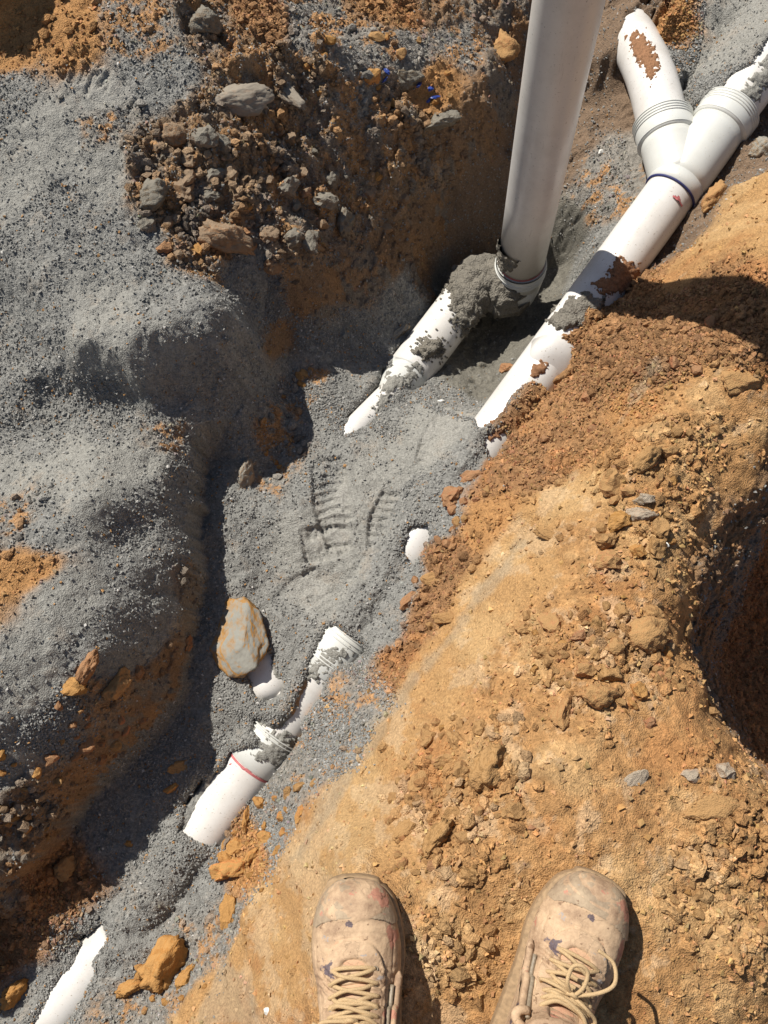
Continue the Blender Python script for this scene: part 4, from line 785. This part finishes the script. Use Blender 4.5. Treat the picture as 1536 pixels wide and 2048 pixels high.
M_lea = leather('tan_leather', (.27, .17, .105), (.53, .37, .23)); M_toe = leather('toe_leather', (.23, .165, .11), (.41, .31, .205))
M_tong = leather('tongue', (.50, .25, .16), (.52, .33, .20)); M_sole = plain('dusty_sole', (.30, .20, .11), .85, .4, 160)
M_lace = plain('lace_cord', (.47, .325, .17), .8, .8, 900); M_zip = plain('zip_brass', (.25, .2, .14), .5); M_trs = plain('grey_trouser', (.36, .38, .42), .9, .6, 500); M_cuff = plain('black_knit', (.02, .02, .025), .9, .8, 700)
#          y    z    w     up    dn    tilt
BS = np.array([[.303, .038, .006, .006, .006, 0], [.299, .038, .022, .020, .016, 0], [.290, .038, .034, .031, .016, 0], [.272, .038, .0445, .040, .016, 0], [.245, .038, .0515, .046, .016, 0], [.215, .038, .0545, .050, .016, 0],
 [.190, .040, .0530, .054, .018, 2], [.168, .045, .0490, .057, .024, 8], [.145, .055, .0460, .057, .036, 16], [.137, .068, .0440, .055, .055, 26], [.120, .085, .0425, .052, .088, 40], [.105, .105, .0415, .050, .106, 56], [.093, .130, .0415, .050, .088, 72], [.086, .155, .043, .053, .072, 88], [.084, .185, .0455, .056, .066, 90], [.084, .205, .047, .057, .066, 90]])
def bsurf(s, th, side=1, off=0.):
    s = np.asarray(s, float); th = np.asarray(th, float); k = np.arange(len(BS)); c = [np.interp(s, k, BS[:, i]) for i in range(6)]
    y, z, w_, up, dn, ti = c; ti = np.radians(ti); cs_, sn = np.cos(th), np.sin(th); e = .82
    X = np.sign(cs_)*np.abs(cs_)**e*(w_+off); V = np.sign(sn)*np.abs(sn)**np.where(sn > 0, .95, .7)*(np.where(sn > 0, up, dn)+off)
    inner = .006*np.sin(np.clip(s/6, 0, 1)*math.pi)*side   # ball of the foot bulges inward
    bend_ = -.010*side*np.clip(1-s/5, 0, 1)
    yy = y+np.sin(ti)*V; zz = z+np.cos(ti)*V
    return np.stack([X+inner*0-bend_*.6, yy, np.maximum(zz, .016-off*.2)], -1)
def bnorm(s, th, side):
    e = 1e-3; a = bsurf(s+e, th, side)-bsurf(s-e, th, side); b = bsurf(s, th+e, side)-bsurf(s, th-e, side); n = np.cross(b, a); n = n/(np.linalg.norm(n, axis=-1)[..., None]+1e-12)
    c = bsurf(s, th, side)-np.stack([0*s+0*th, np.interp(s, range(len(BS)), BS[:, 0])+0*th, np.interp(s, range(len(BS)), BS[:, 1])+0*th], -1); sg = np.sign((n*c).sum(-1)); return n*np.where(sg == 0, 1, sg)[..., None]
def smoothBS():
    global BS
    k = np.arange(len(BS)); kk = np.linspace(0, len(BS)-1, 61); out = []
    for i in range(6):
        v = BS[:, i]; m = np.gradient(v); q = []
        for t in kk:
            a = min(int(t), len(BS)-2); f = t-a; h00 = 2*f**3-3*f*f+1; h10 = f**3-2*f*f+f; h01 = -2*f**3+3*f*f; h11 = f**3-f*f; q.append(h00*v[a]+h10*m[a]+h01*v[a+1]+h11*m[a+1])
        out.append(q)
    BS = np.array(out).T
K = 4.  # fine stations per listed one
smoothBS()
def grid(name, s0, s1, t0, t1, ns, nt_, side, f, mt, par, thick=0.):
    S_, T_ = np.meshgrid(np.linspace(s0, s1, ns), np.linspace(t0, t1, nt_), indexing='ij'); n = bnorm(S_, T_, side); V = bsurf(S_, T_, side)+n*f(S_, T_)[..., None]
    I = np.arange(ns*nt_).reshape(ns, nt_); Q = np.stack([I[:-1, :-1], I[:-1, 1:], I[1:, 1:], I[1:, :-1]], -1).reshape(-1, 4)
    me = mesh(name, V.reshape(-1, 3), Q, True); return link(name, me, mt, par)
D90 = math.pi/2
def arcdist(S_, T_):   # (station, angle from top) to rough metric coordinates
    w_ = np.interp(S_, range(len(BS)), BS[:, 2]); return (T_-D90)*w_*1.15
def make_boot(par, side, loose):
    b = bpy.data.objects.new('boot', None); sc.collection.objects.link(b); b.parent = par
    def f_up(S_, T_):
        a = arcdist(S_, T_); y = np.interp(S_, range(len(BS)), BS[:, 0]); d = 0*S_
        cr = .0028*np.exp(-((np.abs(a)-.0)/.05)**2)*np.sin((y+.25*a*side)*520+3*np.sin(a*90))*sstep(.205, .195, y)*sstep(.160, .172, y)
        d = d+cr+.0016*fbm(a*1.+5*side, y, 45, 5, 500, .6)
        ucut = np.sqrt((a/.040)**2+((np.clip(y-.185, 0, 1))/.050)**2)   # raised facing round the lacing
        d = d+.0034*sstep(1.03, .98, ucut)*(y > .0)-.0012*np.exp(-((ucut-1.05)/.03)**2)-.0010*np.exp(-((ucut-.92)/.014)**2)-.0010*np.exp(-((ucut-.86)/.014)**2)
        open_t = np.sqrt((a/.0185)**2+((np.clip(y-.188, 0, 1))/.026)**2); d = d-.0042*sstep(1.02, .95, open_t)
        d = d+.0018*sstep(.256, .259, y-.9*a*a*4)   # toe panel
        d = d-.0010*np.exp(-((y-.243+3.6*a*a)/.0015)**2)
        side_seam = np.abs(np.abs(a)-.052-.15*(y-.15)); d = d-.0009*np.exp(-(side_seam/.0016)**2)*(y < .235)
        return d
    S0 = 0; S1_ = len(BS)-1
    up = grid('upper', S0, S1_, -math.pi*1., math.pi*1., 200, 200, side, f_up, M_lea, None); up.parent = b
    tc_ = grid('toe_cap', 0, 15.6, -.35, math.pi+.35, 80, 160, side, lambda S_, T_: np.where(np.interp(S_, range(len(BS)), BS[:, 0])-3.4*np.clip(arcdist(S_, T_), -.06, .06)**2*-1 > .2600, .0018+.0006*fbm(arcdist(S_, T_), S_*.005, 60, 4, 510)-.0012*np.exp(-((S_-9.5+8*np.abs(T_-D90)**2*.25)/.35)**2)-.0008*np.exp(-((S_-12.2+1.2*(T_-D90)**2)/.25)**2), -.004), M_toe, None); tc_.parent = b
    tg = grid('tongue', 17.5, 58, D90-.5, D90+.5, 90, 24, side, lambda S_, T_: -.0022+.0018*np.cos((T_-D90)*3)+.0009*np.sin(S_*1.9)*.6+.0006*fbm(T_*.05, S_*.005, 60, 3, 520), M_tong, None); tg.parent = b
    # sole: outline offset from the upper, with a lip
    yy = np.interp(np.linspace(0, 32, 60), range(len(BS)), BS[:, 0]); ww = np.interp(np.linspace(0, 32, 60), range(len(BS)), BS[:, 2])
    ys = list(yy)+[.085, .06, .035, .016, .004, -.002]; ws = list(ww)+[.0425, .0415, .039, .034, .024, .008]; xo = [(.010*side*max(0, 1-k/20.)*.6) for k in range(len(ys))]
    out = [(xo[k]+ws[k]+.0045, ys[k]+(.004 if k < 12 else 0)) for k in range(len(ys))]+[(xo[k]-ws[k]-.0045, ys[k]+(.004 if k < 12 else 0)) for k in reversed(range(len(ys)))]
    bm = bmesh.new(); prev = None; cxy = (0, .15)
    for z_, sc_ in ((-.006, .965), (-.004, .985), (.002, 1.), (.018, 1.), (.022, .995), (.024, .975)):
        vs = [bm.verts.new((cxy[0]+(x-cxy[0])*sc_, cxy[1]+(y-cxy[1])*sc_, z_+(.006*max(0, (y-.2)/.1)**2))) for x, y in out]
        if prev: [bm.faces.new((prev[k], prev[(k+1) % len(vs)], vs[(k+1) % len(vs)], vs[k])) for k in range(len(vs))]
        else: bm.faces.new(vs[::-1])
        prev = vs
    bm.faces.new(prev); bmesh.ops.recalc_face_normals(bm, faces=bm.faces); me = bpy.data.meshes.new('sole'); bm.to_mesh(me); bm.free(); me.polygons.foreach_set('use_smooth', [True]*len(me.polygons)); link('sole', me, M_sole, b)
    # eyelets, crossed laces and a bow
    rows = np.linspace(22.5, 46, 8); ang = lambda s_: .019/np.interp(s_, range(len(BS)), BS[:, 2])*1.12
    def P_(s_, t_, off): s_ = np.array(s_); t_ = np.array(t_); return bsurf(s_, t_, side)+bnorm(s_, t_, side)*off
    rnd = random.Random(3+side)
    for s_ in rows:
        for q in (-1, 1):
            t_ = D90+q*ang(s_); c = P_(s_, t_, .0026); nn = bnorm(np.array(s_), np.array(t_), side); uu, vv = frame(nn)
            link('eyelet', tube_mesh('eyelet', [c+.0032*(math.cos(a)*uu+math.sin(a)*vv) for a in np.linspace(0, 2*math.pi, 13)], .0009, seg=6), M_zip, b)
    def lace(pts, r=.0027, name='lace'):
        pts = [np.asarray(p) for p in pts]; out = []
        for i in range(len(pts)-1):
            p0 = pts[max(i-1, 0)]; p1 = pts[i]; p2 = pts[i+1]; p3 = pts[min(i+2, len(pts)-1)]
            for f in np.linspace(0, 1, 7)[:-1]: out.append(.5*(2*p1+(p2-p0)*f+(2*p0-5*p1+4*p2-p3)*f*f+(3*p1-p0-3*p2+p3)*f**3))
        out.append(pts[-1]); link(name, tube_mesh(name, out, r, seg=10), M_lace, b)
    sag = .0035 if loose else .001
    lace([P_(rows[0], D90-ang(rows[0]), .002), P_(rows[0]-.5, D90-.15, .0055), P_(rows[0]-.5, D90+.15, .0055), P_(rows[0], D90+ang(rows[0]), .002)])
    for i in range(len(rows)-1):
        for q in (-1, 1):
            a = P_(rows[i], D90+q*ang(rows[i]), .0015); m1 = P_(rows[i]+1.0, D90+q*ang(rows[i])*.4, .005+sag+(.0028 if q > 0 else 0)); m2 = P_(rows[i]+2.4, D90-q*ang(rows[i])*.45, .005+sag); e = P_(rows[i+1]-.1, D90-q*ang(rows[i+1])*.95, .005)
            f = P_(rows[i+1], D90-q*ang(rows[i+1])*1.18, .0015); jt = lambda v: v+np.array([rnd.uniform(-.003, .003), rnd.uniform(-.003, .003), rnd.uniform(0, .002)]); lace([a, jt(m1), jt(m2), e, f])
    ks = rows[5 if loose else 7]-1.; kc = P_(ks, D90, .012); fw = np.array([0, 1, .25]); fw /= np.linalg.norm(fw); upv = np.array([0, -.25, 1.]); rt = np.array([1., 0, 0])
    lace([kc+rt*.006, kc+upv*.004+fw*.004, kc-rt*.006, kc-upv*.003-fw*.004, kc+rt*.006], .003)
    def loop(ax_, ay_, bx, by, wid, z0, z1):
        A_ = kc; a1 = np.array([ax_, ay_]); o_ = np.array([bx, by]); pr_ = np.array([-o_[1], o_[0]])/np.hypot(*o_)*wid
        pp = [(0, 0, 0), (o_[0]*.4+pr_[0], o_[1]*.4+pr_[1], z0), (o_[0]*.85+pr_[0]*.9, o_[1]*.85+pr_[1]*.9, z1), (o_[0], o_[1], z1*.6), (o_[0]*.85-pr_[0]*.9, o_[1]*.85-pr_[1]*.9, z1*.2), (o_[0]*.4-pr_[0]*.8, o_[1]*.4-pr_[1]*.8, z0*.6), (0, 0, .002)]
        lace([A_+rt*p[0]+fw*p[1]+upv*p[2] for p in pp], .0024, 'lace_loop')
    if loose:
        loop(0, 0, -.006, .040, .010, .006, .001); loop(0, 0, .034, -.018, .006, .006, .001)
        lace([kc, kc+rt*-.018+fw*.002, kc+rt*-.034-fw*.006-upv*.012, kc+rt*-.03-fw*.014-upv*.02], .0024, 'lace_end')
        lace([kc, kc+rt*.022+fw*.022+upv*.004, kc+rt*.034+fw*.040-upv*.002, kc+rt*.026+fw*.058-upv*.012, kc+rt*.006+fw*.062-upv*.014], .0024, 'lace_end')
    else:
        loop(0, 0, .012, -.022, .010, .006, .002); loop(0, 0, -.036, -.006, .006, .004, 0)
        lace([kc, kc-rt*.02-fw*.012, kc-rt*.045-fw*.010-upv*.014], .0024, 'lace_end')
    # side zip flap and pull loop on the inner side
    zs = -side; th0 = 0.62 if zs > 0 else math.pi-.62
    zp = [P_(s_, th0, .0022) for s_ in np.linspace(27, 50, 24)]; link('zip', tube_mesh('zip', zp, .0026, seg=8), M_zip, b)
    fp = [P_(s_, th0+(-.16 if zs > 0 else .16), .0045) for s_ in np.linspace(24, 50, 24)]; link('zip_flap', tube_mesh('zip_flap', fp, [.001]+[.0045]*22+[.001], seg=10), M_lea, b)
    col = [bsurf(np.array(59.9), np.array(a), side, .004) for a in np.linspace(0, 2*math.pi, 49)[:-1]]; col.append(col[0]); link('collar', tube_mesh('collar', col, .0075, seg=12), M_lea, b)
    if loose:
        q0 = P_(49, th0, .004); lp = [q0+np.array([-zs*-.0, 0, 0])+np.array([zs*.012*math.sin(a), .008*math.cos(a)-.004, .012*math.sin(a*.5)]) for a in np.linspace(0, math.pi, 12)]; link('pull_loop', tube_mesh('pull_loop', lp, .0055, seg=10), M_lea, b)
    return b
person = thing('person', 'person standing on the ridge in dusty tan lace up work boots', 'person', tuple(un(950, 2048, 0)))
pl = np.array(person.location)
BT = [(718, 1733, -1, 4, False, .0), (1196, 1742, 1, -27, True, .0)]
ank = []
for px, py, side, rot, loose, dz in BT:
    q = hit(px, py+8); b = make_boot(person, side, loose); a = math.radians(rot); fwd = np.array([-math.sin(a), math.cos(a)])
    base = q[:2]-fwd*.303*.93; b.scale = (1.05, .93, 1); zb_ = max(float(hz(base[0]+fwd[0]*t, base[1]+fwd[1]*t)) for t in (.03, .12, .2, .27)); zb_ = float(np.median([float(hz(base[0]+fwd[0]*t, base[1]+fwd[1]*t)) for t in (.03, .09, .15, .2, .27)]))+.003
    b.location = tuple(np.array([base[0], base[1], zb_])-pl); b.rotation_euler = (0, 0, a); ank.append(np.array([base[0]+fwd[0]*.078, base[1]+fwd[1]*.078, zb_+.2]))
    cf = [np.array([0, .083, z_]) for z_ in (.198, .205, .215, .225)]; link('cuff', tube_mesh('cuff', cf, [.048, .053, .052, .047], seg=40), M_cuff, b)
# trouser legs and hips, one continuous body
bm = bmesh.new(); sk = bm.verts.layers.skin.verify(); hip = np.array([(ank[0][0]+ank[1][0])/2, ank[0][1]-.10, .93])
vs = {}; rad = {}
def bv(k, p, r): vs[k] = bm.verts.new(tuple(np.asarray(p)-pl)); rad[k] = r
bv('pel', hip, .15); bv('wst', hip+[0, 0, .14], .14)
for i, nme in enumerate('lr'):
    A_ = ank[i]; hj = hip+[(-.09 if i == 0 else .09), 0, -.06]; kn = (A_+hj)/2+[0, .05, .0]
    bv(nme+'h', hj, .095); bv(nme+'t', (hj+kn)/2, .088); bv(nme+'k', kn, .068); bv(nme+'c', (kn+A_)/2, .064); bv(nme+'a', A_+[(.012 if i else 0), .0, .012], .064)
for a, c in (('pel', 'wst'), ('pel', 'lh'), ('lh', 'lt'), ('lt', 'lk'), ('lk', 'lc'), ('lc', 'la'), ('pel', 'rh'), ('rh', 'rt'), ('rt', 'rk'), ('rk', 'rc'), ('rc', 'ra')): bm.edges.new((vs[a], vs[c]))
for k in vs: vs[k][sk].radius = (rad[k], rad[k]); vs[k][sk].use_root = (k == 'pel')
me = bpy.data.meshes.new('trousers'); bm.to_mesh(me); bm.free(); o = link('trousers', me, M_trs, person)
o.modifiers.new('skin', 'SKIN').use_smooth_shade = True; o.modifiers.new('sub', 'SUBSURF').levels = 2; o.modifiers['sub'].render_levels = 2
#@@END
